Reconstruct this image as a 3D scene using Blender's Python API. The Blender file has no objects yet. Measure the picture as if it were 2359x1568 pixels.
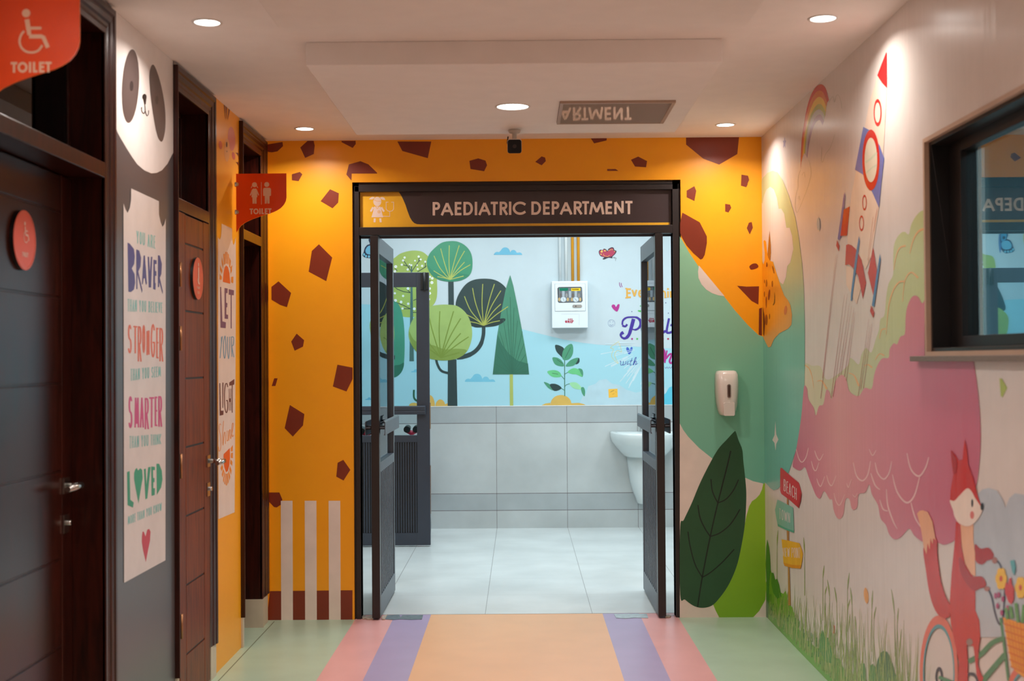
import bpy, bmesh, math, random
from mathutils import Vector, Matrix
C = bpy.context.scene.collection
S = bpy.context.scene

# ------------------------------------------------------------------ camera
EYE = Vector((0, 0, 1.42))
YAW, PIT, ROL, FPX = .0062, .0153, -.0073, 3000.0
cy, sy = math.cos(YAW), math.sin(YAW)
FW = Vector((-sy*math.cos(PIT), cy*math.cos(PIT), math.sin(PIT)))
r0 = Vector((cy, sy, 0)); u0 = r0.cross(FW)
RT = r0*math.cos(ROL) + u0*math.sin(ROL); UP = -r0*math.sin(ROL) + u0*math.cos(ROL)
cd = bpy.data.cameras.new('camera'); cam = bpy.data.objects.new('camera', cd); C.objects.link(cam)
cam.matrix_world = Matrix(((RT.x, UP.x, -FW.x, EYE.x), (RT.y, UP.y, -FW.y, EYE.y), (RT.z, UP.z, -FW.z, EYE.z), (0, 0, 0, 1)))
cd.sensor_width = 36; cd.lens = FPX/2359*36; cd.clip_start = .05
cd.dof.use_dof = True; cd.dof.focus_distance = 8.2; cd.dof.aperture_fstop = 3.8
S.camera = cam

# ------------------------------------------------------------------ world, exposure
wd = bpy.data.worlds.new('world'); S.world = wd; wd.use_nodes = True
wd.node_tree.nodes['Background'].inputs[0].default_value = (.55, .6, .7, 1)
wd.node_tree.nodes['Background'].inputs[1].default_value = .05
S.view_settings.view_transform = 'Standard'; S.view_settings.look = 'None'
S.view_settings.exposure = 0.0; S.view_settings.gamma = 1; S.view_settings.use_curve_mapping = False

# lamp strengths of the place: warm downlights of the corridor, cool panels of the room
WARM = (1, .91, .84); COOL = (.84, .95, 1.0)
P_DOWN, P_DOWN_BIG, P_PANEL = 6.2, 8.8, 15.5

# the place, in metres
XL, XR, ZC, Y1, YB = -1.40, 1.342, 2.645, 7.19, 11.06
YN = -1.6            # the corridor's near end, behind the photographer
BOXZ = 2.554

# ------------------------------------------------------------------ helpers
def lin(c): c /= 255; return c/12.92 if c <= .04045 else ((c+.055)/1.055)**2.4
def rgba(c): return (lin(c[0]), lin(c[1]), lin(c[2]), 1)
MATS = {}
def base_mat(name):
    m = bpy.data.materials.new(name); m.use_nodes = True
    return m, m.node_tree.nodes, m.node_tree.links, m.node_tree.nodes['Principled BSDF']
def paint(c, rough=.36, metal=0, spec=.5, var=.05, scale=9, bump=.0):
    """plain coloured surface with a faint procedural unevenness"""
    key = (tuple(c), rough, metal, spec, var, scale, bump)
    if key in MATS: return MATS[key]
    m, N, L, b = base_mat('paint_%d_%d_%d' % tuple(c))
    t = N.new('ShaderNodeTexCoord'); n = N.new('ShaderNodeTexNoise'); n.inputs['Scale'].default_value = scale; n.inputs['Detail'].default_value = 3
    L.new(t.outputs['Object'], n.inputs['Vector'])
    r = N.new('ShaderNodeValToRGB'); col = rgba(c)
    r.color_ramp.elements[0].position = .3; r.color_ramp.elements[1].position = .7
    r.color_ramp.elements[0].color = tuple(x*(1-var) for x in col[:3]) + (1,)
    r.color_ramp.elements[1].color = tuple(min(1, x*(1+var)) for x in col[:3]) + (1,)
    L.new(n.outputs['Fac'], r.inputs['Fac']); L.new(r.outputs['Color'], b.inputs['Base Color'])
    b.inputs['Roughness'].default_value = rough; b.inputs['Metallic'].default_value = metal; b.inputs['Specular IOR Level'].default_value = spec
    if bump:
        n2 = N.new('ShaderNodeTexNoise'); n2.inputs['Scale'].default_value = 60; L.new(t.outputs['Object'], n2.inputs['Vector'])
        bp = N.new('ShaderNodeBump'); bp.inputs['Strength'].default_value = bump; bp.inputs['Distance'].default_value = .004
        L.new(n2.outputs['Fac'], bp.inputs['Height']); L.new(bp.outputs['Normal'], b.inputs['Normal'])
    if abs(rough-.27) < 1e-6: ripple(N, L, b)
    MATS[key] = m; return m
def ripple(N, L, b):
    """glossy vinyl pasted on plaster: faint upright ripples"""
    t = N.new('ShaderNodeTexCoord'); mp = N.new('ShaderNodeMapping'); mp.inputs['Scale'].default_value = (14, 14, .8)
    n = N.new('ShaderNodeTexNoise'); n.inputs['Scale'].default_value = 1.5; n.inputs['Detail'].default_value = 2
    bp = N.new('ShaderNodeBump'); bp.inputs['Strength'].default_value = .35; bp.inputs['Distance'].default_value = .004
    L.new(t.outputs['Object'], mp.inputs['Vector']); L.new(mp.outputs[0], n.inputs['Vector']); L.new(n.outputs['Fac'], bp.inputs['Height']); L.new(bp.outputs['Normal'], b.inputs['Normal'])
def gradient(name, axis, stops, rough=.36):
    """colour running along one world axis: stops = [(metres, rgb)]"""
    m, N, L, b = base_mat(name)
    g = N.new('ShaderNodeNewGeometry'); s = N.new('ShaderNodeSeparateXYZ'); mr = N.new('ShaderNodeMapRange'); r = N.new('ShaderNodeValToRGB')
    a0, a1 = stops[0][0], stops[-1][0]
    mr.inputs['From Min'].default_value = a0; mr.inputs['From Max'].default_value = a1
    L.new(g.outputs['Position'], s.inputs[0]); L.new(s.outputs[axis], mr.inputs['Value']); L.new(mr.outputs[0], r.inputs['Fac'])
    e = r.color_ramp.elements
    for i, (p, c) in enumerate(stops):
        q = (p-a0)/(a1-a0)
        x = e[0] if i == 0 else (e[-1] if i == len(stops)-1 else e.new(q))
        x.position = q; x.color = rgba(c)
    L.new(r.outputs['Color'], b.inputs['Base Color']); b.inputs['Roughness'].default_value = rough
    if abs(rough-.27) < 1e-6: ripple(N, L, b)
    return m
def wood(name, c1, c2, rough=.28, axis=2, spec=.4):
    m, N, L, b = base_mat(name)
    t = N.new('ShaderNodeTexCoord'); mp = N.new('ShaderNodeMapping'); n = N.new('ShaderNodeTexNoise')
    sc = [26, 26, 26]; sc[axis] = 2.2; mp.inputs['Scale'].default_value = sc
    n.inputs['Scale'].default_value = 1.6; n.inputs['Detail'].default_value = 5; n.inputs['Distortion'].default_value = 1.4
    L.new(t.outputs['Object'], mp.inputs['Vector']); L.new(mp.outputs[0], n.inputs['Vector'])
    r = N.new('ShaderNodeValToRGB'); r.color_ramp.elements[0].color = rgba(c1); r.color_ramp.elements[1].color = rgba(c2)
    r.color_ramp.elements[0].position = .35; r.color_ramp.elements[1].position = .68
    L.new(n.outputs['Fac'], r.inputs['Fac']); L.new(r.outputs['Color'], b.inputs['Base Color'])
    b.inputs['Roughness'].default_value = rough; b.inputs['Specular IOR Level'].default_value = spec
    return m
def glass(name, tint, refl=.12, rough=.0):
    m, N, L, b = base_mat(name); N.remove(b); out = N['Material Output']
    tr = N.new('ShaderNodeBsdfTransparent'); tr.inputs[0].default_value = tint
    gl = N.new('ShaderNodeBsdfGlossy'); gl.inputs['Roughness'].default_value = rough; gl.inputs[0].default_value = (.9, .95, 1, 1)
    lw = N.new('ShaderNodeLayerWeight'); lw.inputs['Blend'].default_value = refl
    mx = N.new('ShaderNodeMixShader'); L.new(lw.outputs['Fresnel'], mx.inputs[0]); L.new(tr.outputs[0], mx.inputs[1]); L.new(gl.outputs[0], mx.inputs[2])
    L.new(mx.outputs[0], out.inputs['Surface']); return m
def emis(name, c, s):
    m, N, L, b = base_mat(name); b.inputs['Base Color'].default_value = (.9, .9, .9, 1)
    b.inputs['Emission Color'].default_value = tuple(c) + (1,); b.inputs['Emission Strength'].default_value = s; return m

class MB:
    """collects shapes, builds one mesh object"""
    def __init__(s): s.v = []; s.f = []; s.mi = []; s.ms = []; s.sm = []
    def m(s, mat):
        if mat not in s.ms: s.ms.append(mat)
        return s.ms.index(mat)
    def add(s, vs, fs, mat, smooth=False):
        o = len(s.v); s.v += [tuple(v) for v in vs]; k = s.m(mat)
        for f in fs: s.f.append([o+i for i in f]); s.mi.append(k); s.sm.append(smooth)
        return s
    def box(s, x0, x1, y0, y1, z0, z1, mat):
        vs = [(x, y, z) for z in (z0, z1) for y in (y0, y1) for x in (x0, x1)]
        return s.add(vs, [(0, 2, 3, 1), (4, 5, 7, 6), (0, 1, 5, 4), (2, 6, 7, 3), (0, 4, 6, 2), (1, 3, 7, 5)], mat)
    def tube(s, pts, r, mat, n=16, cap=True, smooth=True, scale=None):
        """round bar through pts, r a number or one per point"""
        P = [Vector(p) for p in pts]; R = r if isinstance(r, (list, tuple)) else [r]*len(P)
        d0 = (P[1]-P[0]).normalized(); a = Vector((0, 0, 1)) if abs(d0.z) < .9 else Vector((1, 0, 0)); vs = []
        for i, p in enumerate(P):
            d = (P[min(i+1, len(P)-1)]-P[max(i-1, 0)]).normalized(); e1 = d.cross(a).normalized(); e2 = d.cross(e1).normalized()
            for k in range(n):
                t = 2*math.pi*k/n; vs.append(p + e1*math.cos(t)*R[i] + e2*math.sin(t)*R[i])
        fs = [(i*n+k, i*n+(k+1) % n, (i+1)*n+(k+1) % n, (i+1)*n+k) for i in range(len(P)-1) for k in range(n)]
        s.add(vs, fs, mat, smooth)
        if cap: s.add(vs[:n], [tuple(range(n))], mat); s.add(vs[-n:], [tuple(range(n))], mat)
        return s
    def loft(s, rings, mat, smooth=True, cap=(1, 1)):
        n = len(rings[0]); vs = [v for r in rings for v in r]
        fs = [(i*n+k, i*n+(k+1) % n, (i+1)*n+(k+1) % n, (i+1)*n+k) for i in range(len(rings)-1) for k in range(n)]
        s.add(vs, fs, mat, smooth)
        if cap[0]: s.add(rings[0], [tuple(range(n))], mat)
        if cap[1]: s.add(rings[-1], [tuple(range(n))], mat)
        return s
    def prism(s, ring, vec, mat, side=None):
        """flat outline pushed along vec"""
        n = len(ring); a = [Vector(p) for p in ring]; b = [p+Vector(vec) for p in a]
        s.add(a, [tuple(range(n))], mat); s.add(b, [tuple(range(n))], mat)
        return s.add(a+b, [(k, (k+1) % n, n+(k+1) % n, n+k) for k in range(n)], side or mat)
    def build(s, name, parent=None, bevel=0, weld=True):
        me = bpy.data.meshes.new(name); o = bpy.data.objects.new(name, me); C.objects.link(o)
        org = Vector(parent['_at']) if parent is not None and '_at' in parent else Vector((0, 0, 0))
        me.from_pydata([tuple(Vector(v)-org) for v in s.v], [], s.f)
        for mt in s.ms: me.materials.append(mt)
        for p, k, q in zip(me.polygons, s.mi, s.sm): p.material_index = k; p.use_smooth = q
        bm = bmesh.new(); bm.from_mesh(me)
        if weld: bmesh.ops.remove_doubles(bm, verts=bm.verts, dist=1e-6)
        bmesh.ops.recalc_face_normals(bm, faces=bm.faces)
        bm.to_mesh(me); bm.free()
        if bevel:
            md = o.modifiers.new('bevel', 'BEVEL'); md.width = bevel; md.segments = 2; md.limit_method = 'ANGLE'; md.angle_limit = .7
        if parent is not None: o.parent = parent; o['_at'] = list(org)
        return o
def tag(o, label=None, cat=None, group=None, kind=None):
    for k, v in (('label', label), ('category', cat), ('group', group), ('kind', kind)):
        if v: o[k] = v
    return o
def thing(name, at_, label=None, cat=None, group=None, kind=None):
    o = bpy.data.objects.new(name, None); C.objects.link(o); o.location = at_; o.empty_display_size = .1
    o['_at'] = list(at_); return tag(o, label, cat, group, kind)

# a photo pixel -> the point where its sight line meets a real surface (axis 0/1/2 = x/y/z held at v)
def at(px, py, ax, v):
    d = FW + RT*((px-1179.5)/FPX) - UP*((py-784)/FPX)
    return EYE + d*((v-EYE[ax])/d[ax])
def arc(cx, cy_, rx, ry, a0, a1, n=12): return [(cx+rx*math.cos(math.radians(a0+(a1-a0)*i/n)), cy_+ry*math.sin(math.radians(a0+(a1-a0)*i/n))) for i in range(n+1)]
def crom(p, closed, k=6):
    n = len(p); out = []
    g = (lambda i: p[i % n]) if closed else (lambda i: p[max(0, min(n-1, i))])
    for i in range(n if closed else n-1):
        a, b, c, d = g(i-1), g(i), g(i+1), g(i+2)
        for j in range(k):
            t = j/k; t2 = t*t; t3 = t2*t
            out.append(tuple(.5*(2*b[q]+(c[q]-a[q])*t+(2*a[q]-5*b[q]+4*c[q]-d[q])*t2+(3*b[q]-a[q]-3*c[q]+d[q])*t3) for q in (0, 1)))
    if not closed: out.append(tuple(p[-1]))
    return out
class Face:
    """a flat printed face of the place: 2D coordinates on it, layers lying just proud of it"""
    def __init__(s, ax, v, out, lim=None): s.ax, s.v, s.out, s.lim = ax, v, out, lim
    def uv(s, px, py):
        p = at(px, py, s.ax, s.v); q = [p[i] for i in range(3) if i != s.ax]
        if s.lim: q[0] = max(s.lim[0], min(s.lim[1], q[0])); q[1] = max(s.lim[2], min(s.lim[3], q[1]))
        return (q[0], q[1])
    def pt(s, q, h): r = list(q); r.insert(s.ax, s.v+s.out*h); return tuple(r)
STEP = .0004
def strip(pts, w, closed=False):
    """mitred band of width w (number, or one per point) along 2D points -> quads"""
    P = [pts[0]]
    for p in pts[1:]:
        if abs(p[0]-P[-1][0])+abs(p[1]-P[-1][1]) > 1e-6: P.append(p)
    n = len(P)
    if n < 2: return [], []
    W = w if isinstance(w, (list, tuple)) else [w]*n
    if len(W) != n: W = [W[min(len(W)-1, int(i*len(W)/n))] for i in range(n)]
    vs = []
    for i in range(n):
        a = P[i-1] if (i or closed) else None; b = P[(i+1) % n] if (i < n-1 or closed) else None
        def nrm(p, q): l = math.hypot(q[0]-p[0], q[1]-p[1]) or 1e-9; return (-(q[1]-p[1])/l, (q[0]-p[0])/l)
        if a and b:
            n1 = nrm(a, P[i]); n2 = nrm(P[i], b); d = 1+n1[0]*n2[0]+n1[1]*n2[1]; d = max(d, .35); nn = ((n1[0]+n2[0])/d, (n1[1]+n2[1])/d)
        elif a: nn = nrm(a, P[i])
        else: nn = nrm(P[i], b)
        h = W[i]/2; vs += [(P[i][0]+nn[0]*h, P[i][1]+nn[1]*h), (P[i][0]-nn[0]*h, P[i][1]-nn[1]*h)]
    m = n if closed else n-1
    return vs, [(2*i, 2*i+1, (2*i+3) % (2*n), (2*i+2) % (2*n)) for i in range(m)]
class Print:
    """mural figure: pieces traced in crop coordinates (ox, oy, s) of the photo and laid on a Face"""
    def __init__(s, face, fr=(0, 0, 1), rough=.36): s.F = face; s.fr = fr; s.mb = MB(); s.h = 1; s.rough = rough; s.k = 0
    def frame(s, ox, oy, k): s.fr = (ox, oy, k); return s
    def up(s): s.h += 1; return s
    def at_layer(s, h): s.h = h; return s
    def q(s, p): ox, oy, k = s.fr; return s.F.uv(ox+p[0]/k, oy+p[1]/k)
    def lift(s): s.k = (s.k+7) % 36; return s.h*STEP+s.k*.8e-5
    def mat(s, c): return c if not isinstance(c, tuple) else paint(c, s.rough)
    def poly(s, c, pts, smooth=False):
        if smooth: pts = crom(pts, True)
        r = [s.q(p) for p in pts]; out = [r[0]]
        for p in r[1:]:
            if abs(p[0]-out[-1][0])+abs(p[1]-out[-1][1]) > 1e-5: out.append(p)
        h = s.lift(); s.mb.add([s.F.pt(p, h) for p in out], [tuple(range(len(out)))], s.mat(c)); return s
    def ell(s, c, cx, cy_, rx, ry, rot=0, n=28):
        a = math.radians(rot); P = []
        for i in range(n):
            t = 2*math.pi*i/n; x, y = rx*math.cos(t), ry*math.sin(t); P.append((cx+x*math.cos(a)-y*math.sin(a), cy_+x*math.sin(a)+y*math.cos(a)))
        return s.poly(c, P)
    def ring(s, c, cx, cy_, rx, ry, rx2, ry2, n=40):
        o = [s.q((cx+rx*math.cos(2*math.pi*i/n), cy_+ry*math.sin(2*math.pi*i/n))) for i in range(n)]
        q = [s.q((cx+rx2*math.cos(2*math.pi*i/n), cy_+ry2*math.sin(2*math.pi*i/n))) for i in range(n)]
        h = s.lift(); s.mb.add([s.F.pt(p, h) for p in o+q], [(i, (i+1) % n, n+(i+1) % n, n+i) for i in range(n)], s.mat(c)); return s
    def band(s, c, pts, w, closed=False):
        """stroke whose width is measured in crop units, then laid on the face"""
        if not closed and len(pts) > 2:      # break the stroke at hairpin corners
            for i in range(1, len(pts)-1):
                ax, ay, bx, by = pts[i][0]-pts[i-1][0], pts[i][1]-pts[i-1][1], pts[i+1][0]-pts[i][0], pts[i+1][1]-pts[i][1]
                if ax*bx+ay*by < -.3*math.hypot(ax, ay)*math.hypot(bx, by):
                    s.band(c, pts[:i+1], w[:i+1] if isinstance(w, list) else w); s.band(c, pts[i:], w[i:] if isinstance(w, list) and len(w) == len(pts) else w); return
        vs, fs = strip(pts, w, closed)
        h = s.lift()
        if fs: s.mb.add([s.F.pt(s.q(p), h+5e-5*i/len(vs)) for i, p in enumerate(vs)], fs, s.mat(c))
    def line(s, c, pts, w, smooth=False, closed=False):
        if smooth: pts = crom(pts, closed, 5)
        s.band(c, pts, w, closed); return s
    def word(s, c, items, L, R, w, wv=None):
        """items [(char, x0, x1)]; L/R = (x, y_top, y_bottom) at the line's two ends; w = stroke in crop units"""
        def yy(x): t = (x-L[0])/(R[0]-L[0]); return L[1]+(R[1]-L[1])*t, L[2]+(R[2]-L[2])*t
        for ch, x0, x1 in items:
            t0, b0 = yy(x0); t1, b1 = yy(x1); iu = min(.5, w/2/max(x1-x0, 1e-6)); iv = min(.45, w/2/max(b0-t0, 1e-6))
            for st in GLYPH[ch]:
                P = []
                for (u, v) in st:
                    u = iu+u*(1-2*iu); v = iv+v*(1-2*iv); x = x0+(x1-x0)*u; t = t0+(t1-t0)*u; b = b0+(b1-b0)*u
                    P.append((x, b+(t-b)*v))
                cl = len(P) > 2 and abs(P[0][0]-P[-1][0])+abs(P[0][1]-P[-1][1]) < 1e-6
                if not cl:      # square the free ends out by half a stroke
                    for i, j in ((0, 1), (-1, -2)):
                        l = math.hypot(P[i][0]-P[j][0], P[i][1]-P[j][1]) or 1; e = w*.5/l
                        P[i] = (P[i][0]+(P[i][0]-P[j][0])*e, P[i][1]+(P[i][1]-P[j][1])*e)
                s.band(c, P[:-1] if cl else P, w, cl)
        return s
    def build(s, name, parent=None, label=None, cat=None):
        o = s.mb.build(name, parent, weld=False); return tag(o, label, cat)
a_ = arc
GLYPH = {
 'A': [[(0, 0), (.5, 1), (1, 0)], [(.2, .3), (.8, .3)]],
 'B': [[(0, 0), (0, 1)], [(0, 1)]+a_(.5, .76, .42, .24, 90, -90)+[(0, .52)], [(0, .52)]+a_(.55, .26, .45, .26, 90, -90)+[(0, 0)]],
 'C': [a_(.62, .5, .62, .5, 48, 312, 20)],
 'D': [[(0, 0), (0, 1)]+a_(.4, .5, .6, .5, 90, -90, 16)+[(0, 0)]],
 'E': [[(1, 1), (0, 1), (0, 0), (1, 0)], [(0, .52), (.9, .52)]],
 'F': [[(1, 1), (0, 1), (0, 0)], [(0, .52), (.9, .52)]],
 'G': [a_(.55, .5, .55, .5, 45, 335, 20)+[(1, .45), (.6, .45)]],
 'H': [[(0, 0), (0, 1)], [(1, 0), (1, 1)], [(0, .5), (1, .5)]],
 'I': [[(.5, 0), (.5, 1)]],
 'K': [[(0, 0), (0, 1)], [(1, 1), (.05, .45), (1, 0)]],
 'L': [[(0, 1), (0, 0), (1, 0)]],
 'M': [[(0, 0), (.16, 1), (.5, .1), (.84, 1), (1, 0)]],
 'N': [[(0, 0), (0, 1), (1, 0), (1, 1)]],
 'O': [a_(.5, .5, .5, .5, 0, 360, 28)],
 'P': [[(0, 0), (0, 1)]+a_(.55, .75, .45, .25, 90, -90, 12)+[(0, .5)]],
 'R': [[(0, 0), (0, 1)]+a_(.5, .75, .45, .25, 90, -90, 12)+[(0, .5)], [(.4, .5), (1, 0)]],
 'S': [a_(.5, .75, .45, .25, 35, 270, 14)+a_(.5, .25, .5, .25, 90, -150, 14)[1:]],
 'T': [[(0, 1), (1, 1)], [(.5, 0), (.5, 1)]],
 'U': [[(0, 1), (0, .35)]+a_(.5, .35, .5, .35, 180, 360, 14)+[(1, 1)]],
 'V': [[(0, 1), (.5, 0), (1, 1)]],
 'W': [[(0, 1), (.25, 0), (.5, .9), (.75, 0), (1, 1)]],
 'Y': [[(0, 1), (.5, .45), (1, 1)], [(.5, .45), (.5, 0)]],
}
def spread(txt, x0, x1, gap=.22, wide={'I': .25, 'M': 1.4, 'W': 1.5, ' ': .55, 'E': .75, 'L': .75, 'F': .75, 'T': .85}):
    ws = [wide.get(ch, 1) for ch in txt]; tot = sum(ws)+gap*(len(txt)-1); u = (x1-x0)/tot; x = x0; out = []
    for ch, w_ in zip(txt, ws):
        if ch != ' ': out.append((ch, x, x+w_*u))
        x += (w_+gap)*u
    return out
# ------------------------------------------------------------------ palette
CREAM = (232, 216, 206); WHITE = (236, 226, 214); ORANGE = (255, 170, 20); BROWN = (128, 48, 26); TEAL = (128, 196, 168); PINK = (226, 130, 160)
m_ceil = paint((240, 230, 224), .75, var=.02); m_plast = paint(CREAM, .5)
m_orange = paint(ORANGE, .34, var=.02); m_wallR = paint((224, 215, 209), .27, var=.02)
m_roomwhite = paint((196, 210, 216), .45, var=.015)
wood_case = wood('dark_mahogany', (34, 9, 5), (62, 19, 10), .3); wood_leaf = wood('brown_mahogany', (88, 33, 7), (132, 57, 13), .38, spec=.22)
wood_near = wood('near_door_mahogany', (34, 9, 5), (62, 19, 10), .27, spec=.4)
m_alu = paint((52, 46, 46), .38, metal=.35, var=.06); m_alu_roomlit = paint((84, 88, 98), .38, metal=.4, var=.04); m_dark = paint((14, 12, 12), .5)  # paler aluminium copy has the room's light put into its colour
chrome = paint((190, 190, 188), .2, metal=1, var=.02); m_dglass = glass('dark_transom_glass', (.05, .05, .05, 1), .3)
clear = glass('clear_door_glass', (.90, .96, .98, 1), .10)

# ------------------------------------------------------------------ floor
fl = MB(); G = paint((176, 200, 176), .33, var=.05, scale=5); PK = paint((226, 168, 166), .33, var=.04, scale=5); PU = paint((172, 156, 192), .33, var=.04, scale=5); OR = paint((230, 176, 130), .33, var=.03, scale=5)
ye = 7.32
xs = [(XL-.12, -.92, G), (-.92, -.712, PK), (-.712, -.51, PU), (-.51, .45, OR), (.45, .655, PU), (.655, .86, PK), (.86, XR+.02, G)]
for x0, x1, m in xs: fl.box(x0, x1, YN, Y1 if m in (G,) else ye, -.08, 0, m)
fl.box(-1.6, XL-.12, YN, Y1, -.08, 0, G)
tag(fl.build('floor'), kind='structure')
fs_ = MB(); seam = paint((112, 120, 92), .6)
for q in ((-1.36, 5.6, -1.355, 7.15),): fs_.add([(q[0], q[1], .0006), (q[2], q[1], .0006), (q[2], q[3], .0006), (q[0], q[3], .0006)], [(0, 1, 2, 3)], seam)
fs_.build('vinyl_seam', bpy.data.objects['floor'])

def tile_mat(name, xoff, zoff, xs_, bands, axes, col=(206, 212, 213)):
    """large pale tiles; joints every xs_ metres across, and at the given positions along the other axis"""
    m, N, L, b = base_mat(name); g = N.new('ShaderNodeNewGeometry'); s = N.new('ShaderNodeSeparateXYZ'); L.new(g.outputs['Position'], s.inputs[0])
    n = N.new('ShaderNodeTexNoise'); n.inputs['Scale'].default_value = 2.4; n.inputs['Detail'].default_value = 6; L.new(g.outputs['Position'], n.inputs['Vector'])
    r = N.new('ShaderNodeValToRGB'); r.color_ramp.elements[0].position = .3; r.color_ramp.elements[1].position = .72
    r.color_ramp.elements[0].color = rgba(tuple(x-12 for x in col)); r.color_ramp.elements[1].color = rgba(tuple(min(255, x+8) for x in col))
    L.new(n.outputs['Fac'], r.inputs['Fac'])
    def M(op, a, b_=None, c=None):
        k = N.new('ShaderNodeMath'); k.operation = op
        for i, v in enumerate((a, b_, c)):
            if v is None: continue
            if hasattr(v, 'links'): L.new(v, k.inputs[i])
            else: k.inputs[i].default_value = v
        return k.outputs[0]
    def joint(src, off, step, w):
        f = M('FRACT', M('DIVIDE', M('SUBTRACT', src, off), step)); d = M('ABSOLUTE', M('SUBTRACT', f, .5)); return M('GREATER_THAN', d, .5-w/step)
    j = joint(s.outputs[axes[0]], xoff, xs_, .0016)
    if isinstance(bands, float): j = M('MAXIMUM', j, M('MULTIPLY', joint(s.outputs[axes[1]], zoff, bands, .0016), .45))
    else:
        for z in bands: j = M('MAXIMUM', j, M('LESS_THAN', M('ABSOLUTE', M('SUBTRACT', s.outputs[axes[1]], z)), .0022))
    tone = None
    mx = N.new('ShaderNodeMix'); mx.data_type = 'RGBA'; mx.inputs['B'].default_value = rgba((96, 84, 84)) if axes[1] == 2 else rgba((140, 138, 138))
    L.new(j, mx.inputs['Factor']); src = r.outputs['Color']
    if axes[1] == 2:   # the narrow accent rows are a shade greyer
        acc = M('ADD', M('GREATER_THAN', s.outputs[2], .89), M('LESS_THAN', M('ABSOLUTE', M('SUBTRACT', s.outputs[2], .222)), .071))
        m2 = N.new('ShaderNodeMix'); m2.data_type = 'RGBA'; m2.blend_type = 'MULTIPLY'; m2.inputs['B'].default_value = (.80, .82, .84, 1)
        L.new(acc, m2.inputs['Factor']); L.new(src, m2.inputs['A']); src = m2.outputs['Result']
    L.new(src, mx.inputs['A']); L.new(mx.outputs['Result'], b.inputs['Base Color']); b.inputs['Roughness'].default_value = .28 if axes[1] == 1 else .38
    return m
t_floor = tile_mat('room_floor_tiles', -.2067, 7.33, .6, .588, (0, 1), (216, 221, 220)); t_wall = tile_mat('room_wall_tiles', -.2067, 0, .598, (.151, .294, .890), (0, 2), (192, 198, 198))
rf = MB(); rf.box(-1.75, 2.75, ye, YB+.1, -.08, 0, t_floor); rf.box(-.92, .895, 7.318, ye, -.02, .001, paint((150, 150, 150), .5)); tag(rf.build('floor'), kind='structure')

# ------------------------------------------------------------------ corridor ceiling with its two dropped panels
ce = MB(); ce.box(XL-.3, XR+.3, YN, Y1+.12, ZC, ZC+.12, m_ceil); ce = tag(ce.build('ceiling'), kind='structure')
for y0, y1 in ((4.968, 6.50), (2.85, 4.39), (.75, 2.28)):
    b = MB(); b.box(-.812, .782, y0, y1, BOXZ, ZC, m_ceil); b.build('dropped_panel', ce, bevel=.003)
rc = MB(); rc.box(-1.85, 2.85, Y1+.12, YB+.1, 2.9, 3.0, paint((230, 232, 232), .8)); tag(rc.build('ceiling'), kind='structure')

# ------------------------------------------------------------------ walls
# end wall with the double door's opening
DX0, DX1, DZ = -.923, .893, 2.412
w = MB(); w.box(XL-.3, DX0, Y1, Y1+.12, 0, 3, m_orange); w.box(DX1, XR+.3, Y1, Y1+.12, 0, 3, m_orange); w.box(DX0, DX1, Y1, Y1+.12, DZ, 3, m_orange)
wall_end = tag(w.build('wall_end'), kind='structure')
w = MB(); w.box(-1.85, 2.85, YB, YB+.12, 1.03, 2.9, m_roomwhite); w.box(-1.85, 2.85, YB-.008, YB+.12, 0, 1.03, t_wall)
w.box(-1.85, 2.85, YB-.011, YB, 1.03, 1.036, paint((235, 238, 238), .4)); wall_far = tag(w.build('wall_far'), kind='structure')
w = MB(); w.box(-1.85, -1.75, Y1+.12, YB, 0, 2.9, m_roomwhite); tag(w.build('wall_room_left'), kind='structure')
w = MB(); w.box(2.75, 2.85, Y1+.12, YB, 0, 2.9, m_roomwhite); tag(w.build('wall_room_right'), kind='structure')
w = MB(); w.box(-1.75, XL-.3, Y1, Y1+.12, 0, 2.9, m_roomwhite); w.box(XR+.3, 2.75, Y1, Y1+.12, 0, 2.9, m_roomwhite); tag(w.build('wall_room_front'), kind='structure')
w = MB(); w.box(XL-.3, XR+.3, YN-.1, YN, 0, ZC, m_plast); tag(w.build('wall_back'), kind='structure')

# right wall around the window
WY0, WY1, WZ0, WZ1 = 2.35, 4.312, 1.425, 2.142
w = MB(); w.box(XR, XR+.2, YN, WY0, 0, ZC, m_wallR); w.box(XR, XR+.2, WY1, Y1, 0, ZC, m_wallR); w.box(XR, XR+.2, WY0, WY1, 0, WZ0, m_wallR); w.box(XR, XR+.2, WY0, WY1, WZ1, ZC, m_wallR)
wall_right = tag(w.build('wall_right'), kind='structure')

# left wall with three doorways; (near inner edge, far inner edge, leaf plane, outward casing near/far)
DOORS = [(3.45, 4.353, -1.50), (5.29, 5.806, -1.388), (6.53, 6.985, -1.50)]
DTOP = 2.53
m_left = paint((70, 66, 68), .34)
w = MB(); ys = [YN]+[v for d in DOORS for v in (d[0]-.02, d[1]+.02)]+[Y1]
for i in range(0, len(ys), 2): w.box(XL-.2, XL, ys[i], ys[i+1], 0, ZC, [m_plast, paint((88, 84, 86), .3, var=.02), m_orange, m_orange][i//2])
for d in DOORS: w.box(XL-.2, XL, d[0]-.02, d[1]+.02, DTOP+.02, ZC, m_plast)
wall_left = tag(w.build('wall_left'), kind='structure')
w = MB(); w.box(-1.85, XL-.3, YN, Y1, 0, ZC, m_dark); w.box(XL-.3, XL-.2, YN, Y1, 0, ZC, m_dark)
tag(w.build('wall_toilets'), kind='structure')

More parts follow.
